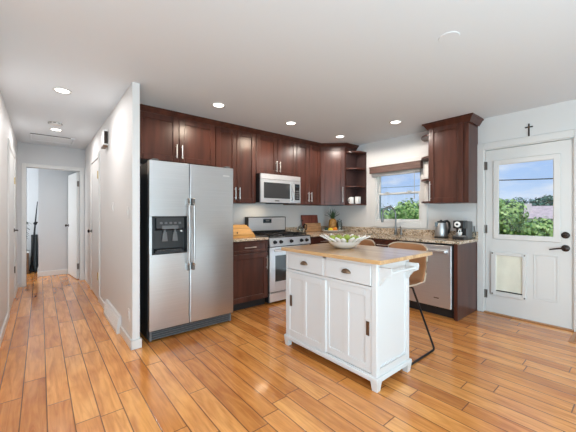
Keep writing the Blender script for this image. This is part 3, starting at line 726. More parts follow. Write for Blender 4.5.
for (a, c) in ((IY0 + .047, my - .012), (my + .012, IY1 - .03)):
    dr = ipart(MB().box(IX - .004, IX + .02, a, c, .727, .872, bev=.005, seg=2), 'drawer', 'islandwhite')
    m_ = (a + c) / 2
    # cup pull: half dome shell
    bb = MB(); rows = []
    for i in range(7):
        ph = math.pi / 2 * i / 6
        rows.append([(IX - .004 - .026 * math.sin(ph) * math.sin(th), m_ + .042 * math.cos(th) * (1 if i else 1), .79 + .030 * math.cos(ph) * math.sin(th) + 0.0) for th in [math.pi * k / 12 for k in range(13)]])
    bb.grid(rows)
    ipart(bb, 'cup_pull', 'bronze', dr, smooth=60, solid=.004, label='bronze cup pull')
# sliding plank-look doors, the left one overlapping in front
def idoor(ya, yb, xf, z0=.108, z1=.698):
    bb = MB(); f = .055; T = .018
    bb.box(xf, xf + T, ya, ya + f, z0, z1, bev=.002).box(xf, xf + T, yb - f, yb, z0, z1, bev=.002)
    bb.box(xf, xf + T, ya + f, yb - f, z0, z0 + f, bev=.002).box(xf, xf + T, ya + f, yb - f, z1 - f, z1, bev=.002)
    m = (ya + yb) / 2; bb.box(xf, xf + T, m - .022, m + .022, z0 + f, z1 - f, bev=.002)
    bb.box(xf + .007, xf + T - .001, ya + f, yb - f, z0 + f, z1 - f)
    return ipart(bb, 'sliding_door', 'islandwhite')
d1 = idoor(1.665, IY1 - .006, IX - .006); d2 = idoor(IY0 + .046, 1.69, IX + .006)
def ipull(p, y, z, xf):
    bb = MB(); bb.box(xf - .003, xf + .001, y - .013, y + .013, z - .05, z - .043).box(xf - .003, xf + .001, y - .013, y + .013, z + .043, z + .05).box(xf - .003, xf + .001, y - .013, y - .008, z - .05, z + .05).box(xf - .003, xf + .001, y + .008, y + .013, z - .05, z + .05).box(xf - .001, xf + .0005, y - .009, y + .009, z - .045, z + .045)
    ipart(bb, 'recessed_pull', 'bronze', p, label='bronze recessed flush pull')
ipull(d1, 2.098, .435, IX - .006); ipull(d2, 1.266, .42, IX + .006)
# framed end panels (near end and far end)
for yf, s in ((IY0, 1), (IY1, -1)):
    bb = MB(); x0, x1 = IX + .045, IXB - .045
    for (a, c, zz0, zz1) in ((x0, x1, .84, .893), (x0, x1, .098, .15)): bb.box(a, c, yf, yf + s * .02, zz0, zz1)
    for (a, c, zz0, zz1) in ((x0, x0 + .012, .15, .84), (x1 - .012, x1, .15, .84), (x0, x1, .15, .162), (x0, x1, .828, .84)): bb.box(a, c, yf + s * .004, yf + s * .02, zz0, zz1, bev=.004)
    ipart(bb, 'end_panel', 'islandwhite')
# towel bar with scroll brackets at the near end
tb = MB().cyl((1.835, 1.115, .828), (2.19, 1.115, .828), .009, 12)
tb = ipart(tb, 'towel_bar', 'islandwhite', smooth=40)
for xx in (1.82, 2.19):
    prof = [(IY0 + .001, .865), (1.095, .865), (1.090, .845), (1.095, .815), (1.115, .805), (1.135, .795), (1.148, .775), (1.160, .765), (1.168, .745), (IY0 + .001, .735)]
    ipart(MB().prism(prof, xx - .009, xx + .009, axis='x'), 'bracket', 'islandwhite', tb)

# ------------------------------------------------------------------ counter stools
def stool(label, loc, rz):
    """seat faces -x locally; origin on the floor below the seat centre"""
    t = thing('counter_stool', label, 'stool', loc, rz, None)
    prof = [(-.23, .600), (-.20, .612), (-.10, .600), (.02, .592), (.12, .596), (.19, .625), (.235, .70), (.262, .80), (.285, .90), (.292, .955)]
    n = 10; rows = []
    for i, (x, z) in enumerate(prof):
        u = i / (len(prof) - 1); hw = .20 if u < .6 else .20 - .01 * (u - .6)
        row = []
        for k in range(n + 1):
            y = -hw + 2 * hw * k / n; e = abs(y / hw) ** 3
            lift = .03 * e if u < .55 else .0; fwd = -.05 * e * max(0, (u - .5)) * 2
            zz = z + lift - (.035 * (abs(y / hw) ** 6) if i == len(prof) - 1 else 0) - (.012 * (abs(y / hw) ** 6) if i == len(prof) - 2 else 0)
            row.append((x + fwd, y, zz))
        rows.append(row)
    sh = MB().grid(rows).build('seat_shell', 'leather', t, smooth=60, solid=.022, sub=1)
    # pale piping round the shell's edge
    edge = [r[0] for r in rows] + rows[-1][1:-1] + [r[-1] for r in rows[::-1]]
    MB().tube(edge, .007, 6).build('piping', 'cream', sh)
    for s in (-1, 1):
        y = s * .25
        MB().tube([(.06, s * .12, .585), (.07, s * .15, .58), (.262, y, .03), (.257, y, .012), (.237, y, .009), (-.17, y, .009), (-.195, y, .012), (-.20, y, .03), (-.10, s * .15, .58), (-.09, s * .12, .585)], .009, 8, up=(0, 1, 0)).build('sled_leg', 'metalblack', t)
    MB().cyl((-.171, -.220, .20), (-.171, .220, .20), .008, 8).build('foot_rail', 'metalblack', t)
    MB().box(-.10, .08, -.125, .125, .575, .588, bev=.003).build('seat_plate', 'metalblack', t, smooth=0)
    return t
stool('tan leather counter stool nearest the back door side of the island', (2.47, 1.47, 0), 0)
stool('tan leather counter stool behind the island on its stove side', (2.47, 2.02, 0), 0)

# ------------------------------------------------------------------ bowl with fruit on island
bowl = thing('bowl', 'white petal-rimmed bowl of green fruit on the island top', 'bowl', (2.15, 1.77, .922))
MB().lathe([(.002, .004), (.055, .0), (.065, .0), (.10, .018), (.135, .045), (.150, .066), (.144, .066), (.128, .048), (.095, .024), (.05, .012), (.002, .012)], (0, 0, 0), 32)  .build('basin', 'ceramic', bowl, smooth=60)
npet = 18
for i in range(npet):
    a = 2 * math.pi * (i + random.uniform(-.2, .2)) / npet; tilt = random.uniform(.0, .025); L = random.uniform(.20, .235)
    rows = []
    for k in range(7):
        u = k / 6; r = .125 + (L - .125) * u; z = .050 + .045 * u ** .8 + tilt * u; hw = .024 * math.sin(math.pi * min(.97, .12 + u * .85)) + .002
        rows.append([(r * math.cos(a) - s * hw * math.sin(a), r * math.sin(a) + s * hw * math.cos(a), z + (.004 if s == 0 else .009)) for s in (-1, 0, 1)])
    MB().grid(rows).build('petal', 'ceramic', bowl, smooth=60, solid=.004)
def fruit(name, mt, label, cat, loc, r, group=None, sq=(1, 1, .93)):
    t = thing(name, label, cat, loc, random.uniform(0, 360), group)
    MB().ball((0, 0, r * sq[2]), r, 16, sq).build('flesh', mt, t, smooth=80)
    MB().tube([(0, 0, r * sq[2] * 2 - .004), (.002, 0, r * sq[2] * 2 + .008)], .002, 6).build('stem', 'chest', t)
    return t
spots = [(.0, .0, .014)] + [(.076 * math.cos(k * math.pi / 3), .076 * math.sin(k * math.pi / 3), .022) for k in range(6)]
spots += [(.112 * math.cos(.5 + k * math.pi / 4), .112 * math.sin(.5 + k * math.pi / 4), .058) for k in range(8)]
spots += [(.048 * math.cos(.2 + k * 2.09), .048 * math.sin(.2 + k * 2.09), .066) for k in range(3)]
for x, y, z in spots:
    fruit('green_fruit', 'greenfruit', 'round green fruit heaped in the petal-rimmed bowl', 'fruit', (2.15 + x, 1.77 + y,   .922 + z), .032, 'green fruits in the island bowl')

# ------------------------------------------------------------------ countertop objects
CT = .918
t = thing('bread_box', 'honey-coloured wooden bread box on the short counter by the refrigerator', 'bread box', (1.97, 3.58, CT))
def bbx(b):
    for v in b.bm.verts:
        if v.co.x > 0: v.co.x += max(0, .165 - v.co.z) * .55
    return b
bbx(MB().prism([(-.155, 0), (.16, 0), (.16, .165), (-.06, .165), (-.12, .11), (-.155, .04)], -.19, .215, axis='x')).build('body', 'breadwood', t, smooth=0)
bbx(MB().prism([(-.160, .044), (-.122, .114), (-.062, .170), (-.06, .163), (-.116, .106), (-.150, .04)], -.17, .195, axis='x')).build('lid', 'breadwood', t, smooth=0)
MB().lathe([(.008, 0), (.006, -.012), (.012, -.018), (.001, -.026)], (.02, -.135, .07), 12, 'y').build('knob', 'chest', t)
t = thing('cutting_board', 'red-brown cutting board leaning on the wall right of the stove', 'cutting board', (3.73, 3.835, CT))
m = Matrix.Rotation(R(-8), 4, 'X')
MB().box(-.20, .20, -.009, .009, 0, .30, bev=.008, seg=2).rot(m).build('board', 'redwood', t, smooth=0)
MB().cyl((-.185, -.01, .20), (-.185, .01, .20), .014, 12).rot(m).build('hanging_ring', 'metalblack', t)
t = thing('cutting_board', 'pale patterned wood cutting board leaning in front of the red-brown one', 'cutting board', (3.745, 3.79, CT))
m = Matrix.Rotation(R(-10), 4, 'X')
MB().box(-.19, .21, -.009, .009, 0, .155, bev=.008, seg=2).rot(m).build('board', 'lightwood', t, smooth=0)
t = thing('glass_teapot', 'small clear glass teapot with dark handle beside the cutting boards', 'teapot', (3.38, 3.72, CT))
MB().lathe([(.002, .001), (.045, 0), (.062, .02), (.068, .05), (.058, .085), (.035, .10), (.034, .104), (.054, .09), (.064, .05), (.058, .022), (.002, .006)], (0, 0, 0), 20).build('body', 'jar', t, smooth=60)
MB().lathe([(.036, .104), (.034, .112), (.01, .118), (.012, .13), (.001, .134)], (0, 0, 0), 16).build('lid', 'jar', t, smooth=50)
MB().tube([(.05, 0, .10), (.085, -.01, .145), (.125, -.014, .125), (.125, -.012, .06), (.066, 0, .03)], .011, 8).build('handle', 'metalblack', t)
MB().tube([(-.06, 0, .04), (-.085, 0, .06), (-.10, 0, .095)], [.012, .009, .007], 8).build('spout', 'jar', t)

TX, TY = 3.99, 3.54
t = thing('serving_tray', 'round pale serving tray holding fruit on the corner counter', 'tray', (TX, TY, CT))
MB().lathe([(.002, .0), (.15, .0), (.19, .016), (.205, .028), (.20, .03), (.185, .02), (.148, .008), (.002, .008)], (0, 0, 0), 36).build('dish', 'ceramic', t, smooth=50)
MB().lathe([(.204, .027), (.208, .030), (.204, .033), (.199, .031)], (0, 0, 0), 36)  .build('rim', 'ceramic', t, smooth=50)
t = thing('pineapple', 'whole pineapple with spiky crown standing on the serving tray', 'pineapple', (TX + .06, TY + .06, CT + .008))
t.scale = (1.25, 1.25, 1.25)
MB().lathe([(.03, 0), (.05, .012), (.06, .06), (.061, .11), (.052, .155), (.028, .178), (.001, .18)], (0, 0, 0), 18).build('fruit', 'pineskin', t, smooth=60)
b = MB()
for i in range(26):
    a = i * 2.4; u = i / 25; L = .17 - .03 * abs(u - .5); out = .10 * (1 - u) + .01
    rows = []
    for k in range(5):
        q = k / 4; r = .012 + out * q ** 1.3; z = .172 + L * (.55 + .45 * u) * q - .03 * (1 - u) * q * q; hw = .011 * (1 - q) + .0006
        rows.append([(r * math.cos(a) - s * hw * math.sin(a), r * math.sin(a) + s * hw * math.cos(a), z + (0 if s == 0 else .003)) for s in (-1, 0, 1)])
    b.grid(rows)
b.build('leaf_crown', 'pineleaf', t, smooth=60, solid=.002)
fruit('lemon', 'lemonfruit', 'yellow lemon on the tray beside the pineapple', 'lemon', (TX - .10, TY - .03, CT + .008), .036, sq=(1, 1.2, .95))
fruit('orange', 'orangefruit', 'orange fruit at the front of the tray', 'orange', (TX - .02, TY - .065, CT + .008), .042)
fruit('avocado', 'darkleaf', 'dark green avocado at the left edge of the tray', 'avocado', (TX - .09, TY + .075, CT + .012), .033, sq=(1, 1.3, .95))
t = thing('glass_jar', 'tall clear glass jar standing on the tray in front of pineapple', 'jar', (TX + .085, TY - .075, CT + .008))
MB().lathe([(.002, .0), (.045, .0), (.048, .01), (.048, .15), (.036, .17), (.036, .185), (.032, .185), (.032, .168), (.044, .148), (.044, .012), (.002, .006)], (0, 0, 0), 20).build('body', 'jar', t, smooth=50)
MB().lathe([(.040, .185), (.040, .20), (.012, .206), (.012, .22), (.001, .222)], (0, 0, 0), 16).build('lid', 'jar', t, smooth=50)

# faucet
t = thing('faucet', 'brushed nickel gooseneck kitchen faucet at the sink under the window', 'faucet', (4.21, 2.46, CT))
pts = [(0, 0, .03), (0, 0, .30)] + [(-.0 - .045 * (1 - math.cos(a)), .0 + .085 * (1 - math.cos(a)), .30 + .13 * math.sin(a)) for a in [math.pi * k / 10 for k in range(1, 11)]]
pts += [(-.09, .17, .25)]
MB().tube(pts, .012, 10, up=(1, 0, 0)).build('neck', 'faucet', t, smooth=60)
MB().lathe([(.03, 0), (.03, .008), (.022, .02), (.019, .06), (.019, .075), (.012, .08)], (0, 0, 0), 18).build('base', 'faucet', t, smooth=50)
MB().cyl((-.09, .17, .26), (-.095, .172, .185), .016, 12, .019).build('spray_head', 'faucet', t)
MB().lathe([(.024, 0), (.024, .01), (.018, .03), (.016, .07), (.012, .09), (.001, .092)], (.01, -.085, 0), 16).tube([(.01, -.085, .085), (-.03, -.10, .115), (-.06, -.11, .135)], [.008, .007, .006], 8).build('lever_handle', 'faucet', t, smooth=50)

# kettle
t = thing('electric_kettle', 'black and steel electric kettle next to the coffee machine', 'kettle', (4.10, 1.735, CT), 62)
MB().lathe([(.002, 0), (.085, 0), (.088, .012), (.075, .022), (.002, .022)], (0, 0, 0), 24).build('power_base', 'black', t, smooth=40)
MB().lathe([(.002, .022), (.076, .022), (.080, .035), (.078, .10), (.068, .16), (.058, .20), (.002, .20)], (0, 0, 0), 28).build('body', 'steeld2', t, smooth=50)
MB().lathe([(.059, .198), (.058, .208), (.045, .222), (.014, .228), (.014, .238), (.001, .24)], (0, 0, 0), 24).build('lid', 'black', t, smooth=50)
MB().prism([(-.02, .055), (.02, .055), (0, .098)], .15, .205, axis='z').build('spout', 'black', t, smooth=0)
MB().tube([(0, -.04, .215), (0, -.09, .225), (0, -.122, .20), (0, -.128, .14), (0, -.115, .07), (0, -.078, .04)], [.014, .016, .015, .014, .013, .014], 10, up=(1, 0, 0)).build('handle', 'black', t, smooth=60)
MB().box(-.014, .014, -.083, -.070, .06, .16, bev=.004).build('water_gauge', 'grey', t, smooth=0)

# coffee machine
t = thing('coffee_machine', 'black capsule coffee machine with grey sides near the back door', 'coffee machine', (4.085, 1.475, CT), -90)
# local: front faces -y, x to the viewer's right
MB().box(-.065, .065, -.02, .17, 0, .225, bev=.012, seg=2).build('housing', 'grey', t, smooth=0)
MB().box(-.068, .068, -.11, .0, .135, .235, bev=.012, seg=2).build('brew_head', 'black', t, smooth=0)
MB().box(-.068, .068, -.13, .0, 0, .040, bev=.006).build('base', 'black', t, smooth=0)
MB().box(-.055, .055, -.025, -.015, .04, .135).build('splash_back', 'black', t, smooth=0)
MB().lathe([(.036, 0), (.036, -.008), (.028, -.012), (.001, -.013)], (-.012, -.109, .188), 22, 'y').build('dial', 'ceramic', t, smooth=40)
MB().lathe([(.014, 0), (.013, -.008), (.001, -.009)], (-.012, -.121, .188), 16, 'y').build('dial_button', 'black', t, smooth=40)
MB().cyl((0, -.07, .137), (0, -.07, .110), .022, 14, .016).cyl((-.012, -.075, .112), (-.012, -.075, .098), .006, 8).cyl((.012, -.075, .112), (.012, -.075, .098), .006, 8).build('brew_spout', 'chrome', t)
b = MB().box(-.055, .055, -.125, -.03, .040, .046)
for i in range(7): b.box(-.05 + i * .015, -.042 + i * .015, -.122, -.033, .046, .049)
b.build('drip_tray', 'steel', t, smooth=0)
MB().tube([(-.064, .12, .09), (-.09, .12, .11), (-.10, .10, .07), (-.085, .09, .02)], .009, 8).build('steam_pipe', 'black', t)
cup = thing('espresso_cup', 'small white espresso cup under the coffee machine spout', 'cup', (4.015, 1.475, CT + .049))
MB().lathe([(.002, 0), (.018, 0), (.024, .015), (.028, .042), (.025, .042), (.021, .016), (.002, .005)], (0, 0, 0), 18).build('bowl', 'ceramic', cup, smooth=50)
MB().tube([(.0, .026, .034), (.0, .042, .030), (.0, .040, .014), (.0, .023, .012)], .003, 6, up=(1, 0, 0)).build('handle', 'ceramic', cup)
MB().tube([(.03, .165, .05), (.06, .18, .012), (.082, .19, .01), (.09, .20, .05), (.075, .20, .11), (.07, .205, .16)], .006, 8).build('power_cord', 'black', t)

# mugs on the left open shelf, jars on the right one
def mug(label, loc, h=.10, r=.038, rz=0, group=None):
    t = thing('mug', label, 'mug', loc, rz, group)
    MB().lathe([(.002, 0), (r * .85, 0), (r, .01), (r, h), (r * .9, h), (r * .9, .012), (.002, .008)], (0, 0, 0), 20).build('cup', 'ceramic', t, smooth=50)
    MB().tube([(r * .95, 0, h * .82), (r * 1.55, 0, h * .78), (r * 1.7, 0, h * .5), (r * 1.5, 0, h * .25), (r * .95, 0, h * .18)], .006, 8).build('handle', 'ceramic', t)
sz = UB + .0225
mug('white mug on the bottom left shelf, handle towards the corner cabinet', (4.11, 3.225, sz), rz=150, h=.115)
mug('white mug at the front edge of the bottom left shelf', (4.17, 3.155, sz), rz=250, h=.12)
mug('white mug against the back of the bottom left shelf', (4.258, 3.19, sz), rz=95, h=.125)
def jar(label, x, y, z, h, r=.046):
    t = thing('canister', label, 'canister', (x, y, z))
    MB().lathe([(.002, 0), (r, 0), (r * 1.02, .01), (r, h * .82), (r * .72, h * .86), (.002, h * .86)], (0, 0, 0), 20).build('body', 'ceramic', t, smooth=50)
    MB().lathe([(r * .8, h * .86), (r * .8, h * .93), (r * .25, h * .95), (r * .28, h), (.001, h)], (0, 0, 0), 16).build('lid', 'ceramic', t, smooth=50)
zz = UB + .0225
jar('white canister on the middle compartment of the right open shelf', 4.20, 1.94, UB + .3275, .265, .062)
jar('white canister on the bottom of the right open shelf', 4.20, 1.94, zz, .265, .062)

# ------------------------------------------------------------------ wall and ceiling fittings
t = thing('wall_cross', 'small dark metal cross hanging above the back door', 'cross', (WX, .851, 2.128))
MB().box(-.012, 0, -.007, .007, 0, .145, bev=.003).box(-.012, 0, -.037, .037, .098, .112, bev=.003).build('cross_bars', 'darkbronze', t, smooth=0)
MB().lathe([(.012, -.011), (.010, -.016), (.001, -.018)], (0, 0, .105), 12, 'x').build('center_boss', 'bronze', t)
def wall_plate(label, y, z, kind, cat):
    t = thing('light_switch' if kind == 's' else 'wall_outlet', label, cat, (.644, y, z))
    MB().box(-.006, 0, -.035, .035, -.058, .058, bev=.003).build('plate', 'white', t, smooth=0)
    if kind == 's': MB().box(-.012, -.005, -.012, .012, -.028, .028, bev=.003).build('rocker', 'ceramic', t, smooth=0)
    else:
        for s in (-1, 1): MB().box(-.009, -.005, -.016, .016, s * .022 - .014, s * .022 + .014, bev=.004).build('socket', 'ceramic', t, smooth=0)
wall_plate('white light switch midway along the right hall wall', 3.93, 1.31, 's', 'light switch')
wall_plate('white light switch near the free end of the hall wall', 3.145, 1.25, 's', 'light switch')
wall_plate('white outlet low on the hall wall above the baseboard', 3.115, .285, 'o', 'outlet')
t = thing('door_chime', 'small white and brown door chime high on the hall wall', 'door chime', (.644, 4.30, 2.08))
MB().box(-.055, 0, -.07, .07, .0, .19, bev=.006).build('cover', 'white', t, smooth=0)
MB().box(-.046, -.006, -.078, -.066, .02, .170, bev=.003).build('side_grille', 'darkbronze', t, smooth=0)
MB().box(-.058, -.01, -.085, .09, -.022, .0, bev=.004).build('lower_bar', 'bronze', t, smooth=0)
t = thing('baseboard_register', 'white louvred heating register at the foot of the hall wall', 'heating register', (.644, 3.876, 0))
b = MB(); b.prism([(-.0, 0), (-.045, 0), (-.045, .03), (-.030, .155), (-.018, .175), (0, .175)], -.405, .405, axis='y')
b.build('housing', 'white', t, smooth=0)
b = MB()
for i in range(26): b.prism([(-.047, .035), (-.043, .035), (-.029, .15), (-.033, .15)], -.38 + i * .03, -.366 + i * .03, axis='y')
b.build('louvres', 'ceramic', t, smooth=0)
t = thing('floor_register', 'wooden floor register in front of the back door jamb', 'floor register', (4.08, .36, 0))
MB().box(-.17, -.145, -.11, .11, 0, .008, bev=.002).box(.145, .17, -.11, .11, 0, .008, bev=.002).box(-.145, .145, -.11, -.085, 0, .008, bev=.002).box(-.145, .145, .085, .11, 0, .008, bev=.002).build('frame', 'registerwood', t, smooth=0)
b = MB()
for i in range(10): b.box(-.14 + i * .029, -.128 + i * .029, -.085, .085, .0005, .006)
b.build('slats', 'registerwood', t, smooth=0)

def downlight(label, x, y, energy, tint=(1, .80, .58), kind='SPOT'):
    t = thing('recessed_light', label, 'recessed light', (x, y, CEIL))
    MB().lathe([(.056, -.002), (.060, -.006), (.074, -.007), (.078, -.003), (.078, -.0005), (.056, -.0005)], (0, 0, 0), 28).build('trim_ring', 'white', t, smooth=50)
    MB().lathe([(.0005, -.001), (.057, -.001), (.057, -.0035), (.0005, -.0045)], (0, 0, 0), 28).build('diffuser', 'bulb', t, smooth=50)
    if kind == 'SPOT': light('lamp_glow', 'SPOT', (0, 0, -.03), (0, 0, 0), energy, tint, t, spot_size=R(172), spot_blend=.25, shadow_soft_size=.055)
    else: light('lamp_glow', 'AREA', (0, 0, -.008), (0, 0, 0), energy, tint, t, shape='DISK', size=.11)
    return t
downlight('lit recessed ceiling light over the refrigerator', 1.512, 3.015, 27, (1, .84, .66))
downlight('lit recessed ceiling light in front of the microwave cabinet', 2.55, 3.0, 27, (1, .84, .66))
downlight('lit recessed ceiling light in front of the corner cabinet', 3.58, 3.035, 27, (1, .92, .84))
downlight('lit recessed ceiling light near the sink window', 3.574, 2.09, 27, (1, .92, .84))
downlight('lit recessed ceiling light at the near end of the hall', .165, 3.634, 11, (1, .97, .95), 'AREA')
downlight('lit recessed ceiling light deeper in the hall by the smoke detector', .171, 5.377, 11, (1, .97, .95), 'AREA')
downlight('added floor-brightening recessed light just ahead of the viewer, out of view', .15, 1.0, 20, (.92, .97, 1))  # this and the next two: unseen downlights added to brighten the foreground floor
downlight('added floor-brightening recessed light out of view before the island', 1.25, .05, 9, (.92, .97, 1))
downlight('added floor-brightening recessed light out of view near the back door', 2.35, -.75, 9, (.92, .97, 1))
t = thing('smoke_detector', 'flat white smoke detector with dark slots on the hall ceiling', 'smoke detector', (.15, 4.98, CEIL))
MB().lathe([(.075, -.0005), (.075, -.012), (.06, -.030), (.001, -.032)], (0, 0, 0), 26).build('cover', 'white', t, smooth=40)
b = MB()
for k in range(10):
    a = 2 * math.pi * k / 10
    b.tube([(.074 * math.cos(a + q), .074 * math.sin(a + q), -.015) for q in (0, .13, .26, .39)], .004, 6)
b.build('vent_slots', 'black', t)
t = thing('attic_hatch', 'white attic hatch panel in the hall ceiling', 'hatch', (.15, 6.1, CEIL))
b = MB(); b.box(-.28, .28, -.25, -.225, -.012, 0, bev=.003).box(-.28, .28, .225, .25, -.012, 0, bev=.003).box(-.28, -.255, -.225, .225, -.012, 0, bev=.003).box(.255, .28, -.225, .225, -.012, 0, bev=.003)
b.build('frame', 'ceil', t, smooth=0)
MB().box(-.27, .22, -.262, -.25, -.010, -.0005).build('shadow_strip', 'grey', t, smooth=0)  # grey strip standing in for the shadow line along the hatch edge
MB().box(-.25, .25, -.22, .22, -.006, -.0005).build('panel', 'ceil', t, smooth=0)
tag(MB().lathe([(.001, -.004), (.062, -.004), (.066, -.0005), (.001, -.0005)], (0, 0, 0), 28).build('cover_plate', 'ceil', smooth=40), 'round white blank cover plate on the ceiling above the island', 'cover plate', loc=(2.134, .852, CEIL))

# ------------------------------------------------------------------ things in the far room
t = thing('wooden_chest', 'brown wooden chest with white top in the far room', 'chest', (-.40, 8.30, 0))
MB().box(-.22, .21, -.2, .2, .02, .43, bev=.004).build('body', 'chest', t, smooth=0)
MB().box(-.23, .22, -.21, .21, .43, .45, bev=.003).build('top', 'white', t, smooth=0)
MB().box(-.20, .19, -.212, -.198, .05, .40, bev=.003).build('door', 'chest', t, smooth=0)
t = thing('potted_plant', 'dark green potted plant on the wooden chest in the far room', 'plant', (-.30, 8.28, .45))
MB().lathe([(.001, 0), (.05, 0), (.065, .12), (.058, .12), (.05, .10), (.001, .10)], (0, 0, 0), 18).build('pot', 'metalblack', t, smooth=50)
b = MB(); random.seed(3)
for i in range(60):
    a = random.uniform(0, 6.28); z0 = random.uniform(.15, .62); L = random.uniform(.07, .13); rr = random.uniform(.0, .04)
    rows = []
    for k in range(4):
        q = k / 3; r = rr + L * q; hw = .028 * math.sin(math.pi * (.1 + .85 * q)); z = z0 + .05 * q - .08 * q * q
        rows.append([(r * math.cos(a) - s * hw * math.sin(a), r * math.sin(a) + s * hw * math.cos(a), z + .006 * abs(s)) for s in (-1, 0, 1)])
    b.grid(rows)
b.build('leaves', 'darkleaf', t, smooth=60)
MB().tube([(0, 0, .09), (.01, 0, .3), (0, .01, .62)], .008, 6).build('stem', 'bark', t)
t = thing('leaning_stand', 'slender black microphone stand leaning in the far room', 'stand', (-.115, 8.35, 0))
MB().tube([(-.03, 0, .05), (.0, 0, .60), (.028, 0, 1.02), (.065, 0, 1.50)], [.022, .018, .014, .008], 8).build('pole', 'metalblack', t)
MB().ball((.03, -.01, 1.03), .034, 12).cyl((.03, -.01, 1.03), (.065, -.02, 1.06), .016, 8).build('clutch_knob', 'metalblack', t)
for a in (0.3, 2.4, 4.5): MB().tube([(-.025, 0, .22), (-.03 + .03 * math.cos(a), .15 * math.sin(a), .09), (-.03 + .045 * math.cos(a), .2 * math.sin(a), .012)], .011, 6).build('leg', 'metalblack', t)
t = thing('speaker_box', 'grey floor box standing behind the black stand', 'box', (-.105, 8.52, 0))
MB().box(-.05, .05, -.07, .07, 0, .78, bev=.006).build('cabinet', 'greygrille', t, smooth=0)
MB().box(-.042, .042, -.078, -.068, .04, .72, bev=.004).build('grille', 'black', t, smooth=0)

# ------------------------------------------------------------------ outside
GZ = -2.6
struct(MB().box(4.6, 120, -60, 120, GZ - .3, GZ).build('ground', 'lawn', smooth=0), 'green lawn below the house outside the windows', 'ground')
def tree(name, label, cat, x, y, r, ztop, mt, n=1800, lf=.14, group=None, flat=1.0, trunk=True, seed=1):
    rnd = random.Random(seed); t = thing(name, label, cat, (x, y, GZ), rnd.uniform(0, 360), group)
    H = ztop - GZ; b = MB(); cl = []
    for i in range(14):
        a = rnd.uniform(0, 6.28); rr = r * .62 * math.sqrt(rnd.random()); zc = H - r * flat * rnd.uniform(.35, 1.25)
        cl.append((rr * math.cos(a), rr * math.sin(a), max(zc, .4), r * rnd.uniform(.32, .5)))
    cl.append((0, 0, H - r * .42 * flat, r * .42))
    for i in range(n):
        cx, cy, cz, cr = cl[rnd.randrange(len(cl))]
        d = Vector((rnd.gauss(0, 1), rnd.gauss(0, 1), rnd.gauss(0, 1))).normalized(); p = Vector((cx, cy, cz)) + d * cr * rnd.uniform(.7, 1.05)
        p.z = max(p.z, .1)
        u = d.cross(Vector((rnd.gauss(0, 1), rnd.gauss(0, 1), rnd.gauss(0, 1)))).normalized(); v = (d * .5 + u.cross(d) + Vector((0, 0, -.3))).normalized(); s = lf * rnd.uniform(.6, 1.3)
        b.quad(p - u * s * .5, p + v * s * .4 - u * s * .05, p + u * s * .6, p - v * s * .4 + u * s * .05)
    b.build('crown', mt, t, smooth=0)
    tr = MB().tube([(0, 0, 0), (.05, .02, H * .3), (0, 0, H * .55)], [r * .09, r * .07, r * .04], 8)
    for k in range(5):
        a = k * 1.256; tr.tube([(0, 0, H * .35), (r * .25 * math.cos(a), r * .25 * math.sin(a), H * .6), (r * .4 * math.cos(a), r * .4 * math.sin(a), H * .75)], [r * .04, r * .03, r * .015], 6)
    tr.build('trunk', 'bark', t)
    return t
tree('leafy_tree', 'broad leafy green tree outside the sink window', 'tree', 11.0, 6.0, 1.25, 1.78, 'leaf1', 6000, .11, seed=2)
tree('leafy_tree', 'low pale green bush at the left of the sink window view', 'tree', 12.8, 8.9, 1.25, 1.55, 'leaf1', 4500, .11, seed=5)
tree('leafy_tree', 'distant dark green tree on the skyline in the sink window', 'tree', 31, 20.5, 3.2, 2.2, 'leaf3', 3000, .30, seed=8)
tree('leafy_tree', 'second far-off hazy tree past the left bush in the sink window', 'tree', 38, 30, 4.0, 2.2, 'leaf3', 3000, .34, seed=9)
tree('leafy_tree', 'tall bright tree at the hinge side of the back door glass', 'tree', 10.6, 2.95, .95, 1.72, 'leaf1', 5500, .10, seed=3)
tree('leafy_tree', 'wide dense green tree in the lower middle of the door glass', 'tree', 13.4, 2.75, 1.2, 1.05, 'leaf2', 5500, .11, seed=4)
tree('leafy_tree', 'bright leafy bush at the handle side of the door glass', 'tree', 10.6, 1.55, .8, 1.12, 'leaf1', 4500, .10, seed=12)
tree('leafy_tree', 'low bright bush close below the door glass', 'tree', 7.6, 1.8, .9, .45, 'leaf1', 4500, .09, seed=14)
tree('leafy_tree', 'low shrub just outside under the sink window', 'tree', 7.6, 4.4, .9, .60, 'leaf1', 4000, .09, seed=15)
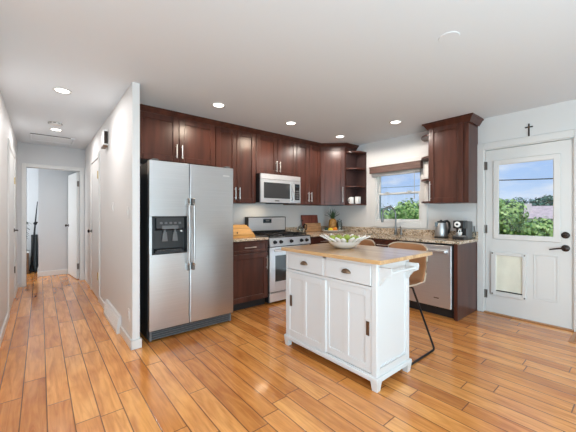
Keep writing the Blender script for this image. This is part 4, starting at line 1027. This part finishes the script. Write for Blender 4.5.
for i, (x, y, r, z) in enumerate(((40, 11.0, 2.2, 3.3), (46, 10.2, 2.2, 3.35), (42, 7.6, 2.0, 3.0), (47, 7.4, 2.0, 3.5), (43, 5.0, 2.0, 2.7))):
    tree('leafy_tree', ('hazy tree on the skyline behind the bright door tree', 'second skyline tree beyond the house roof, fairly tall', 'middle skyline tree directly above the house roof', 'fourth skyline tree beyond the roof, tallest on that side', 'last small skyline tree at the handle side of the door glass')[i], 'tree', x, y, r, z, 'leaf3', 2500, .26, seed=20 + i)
h = thing('house', 'pale house with pinkish roof seen through the back door glass', 'house', (30, 4.5, GZ))
MB().box(-3, 3, -4.5, 1.0, 0, 3.5).build('wall', 'siding', h, smooth=0)
MB().prism([(-3.4, 3.5), (3.4, 3.5), (0, 4.45)], -4.8, 1.3, axis='y').build('roof', 'roofing', h, smooth=0)
MB().box(-1.9, -1.5, .95, 1.35, 3.6, 4.60).build('chimney', 'siding', h, smooth=0)
for yy in (-3.6, -2.0, -.4): MB().box(-3.03, -2.98, yy - .4, yy + .4, 2.1, 3.0).build('window', 'blackgloss', h, smooth=0)
# utility poles carrying the three cables
poles = ((14, -6.0), (14, 5.6), (14, 17.0))
for (x, y), lab in zip(poles, ('brown utility pole beyond the handle side of the back door', 'brown utility pole standing between the window view and the door view', 'brown utility pole beyond the left side of the sink window')):
    t = thing('utility_pole', lab, 'utility pole', (x, y, GZ))
    MB().cyl((0, 0, 0), (0, 0, 6.6), .14, 10, .10).build('post', 'bark', t); MB().box(-.9, .9, -.06, .06, 5.85, 5.97).build('cross_arm', 'bark', t, smooth=0)
def cable(label, y0, z0, y1, z1, x, r, sag):
    p = [(x, y0 + (y1 - y0) * k / 16, z0 + (z1 - z0) * k / 16 - sag * (1 - (k / 8 - 1) ** 2)) for k in range(17)]
    tag(MB().tube(p, r, 6).build('power_line', 'cable'), label, 'power line')
cable('upper dark power line crossing the sky in the door glass', -6.0, 2.42, 5.6, 2.68, 13.86, .022, .15)
cable('lower power line just above the trees in the door glass', -6.0, 1.62, 5.6, 1.80, 13.86, .014, .12)
cable('thin power line crossing the sky in the sink window', 5.6, 2.56, 17, 3.10, 13.86, .010, .14)
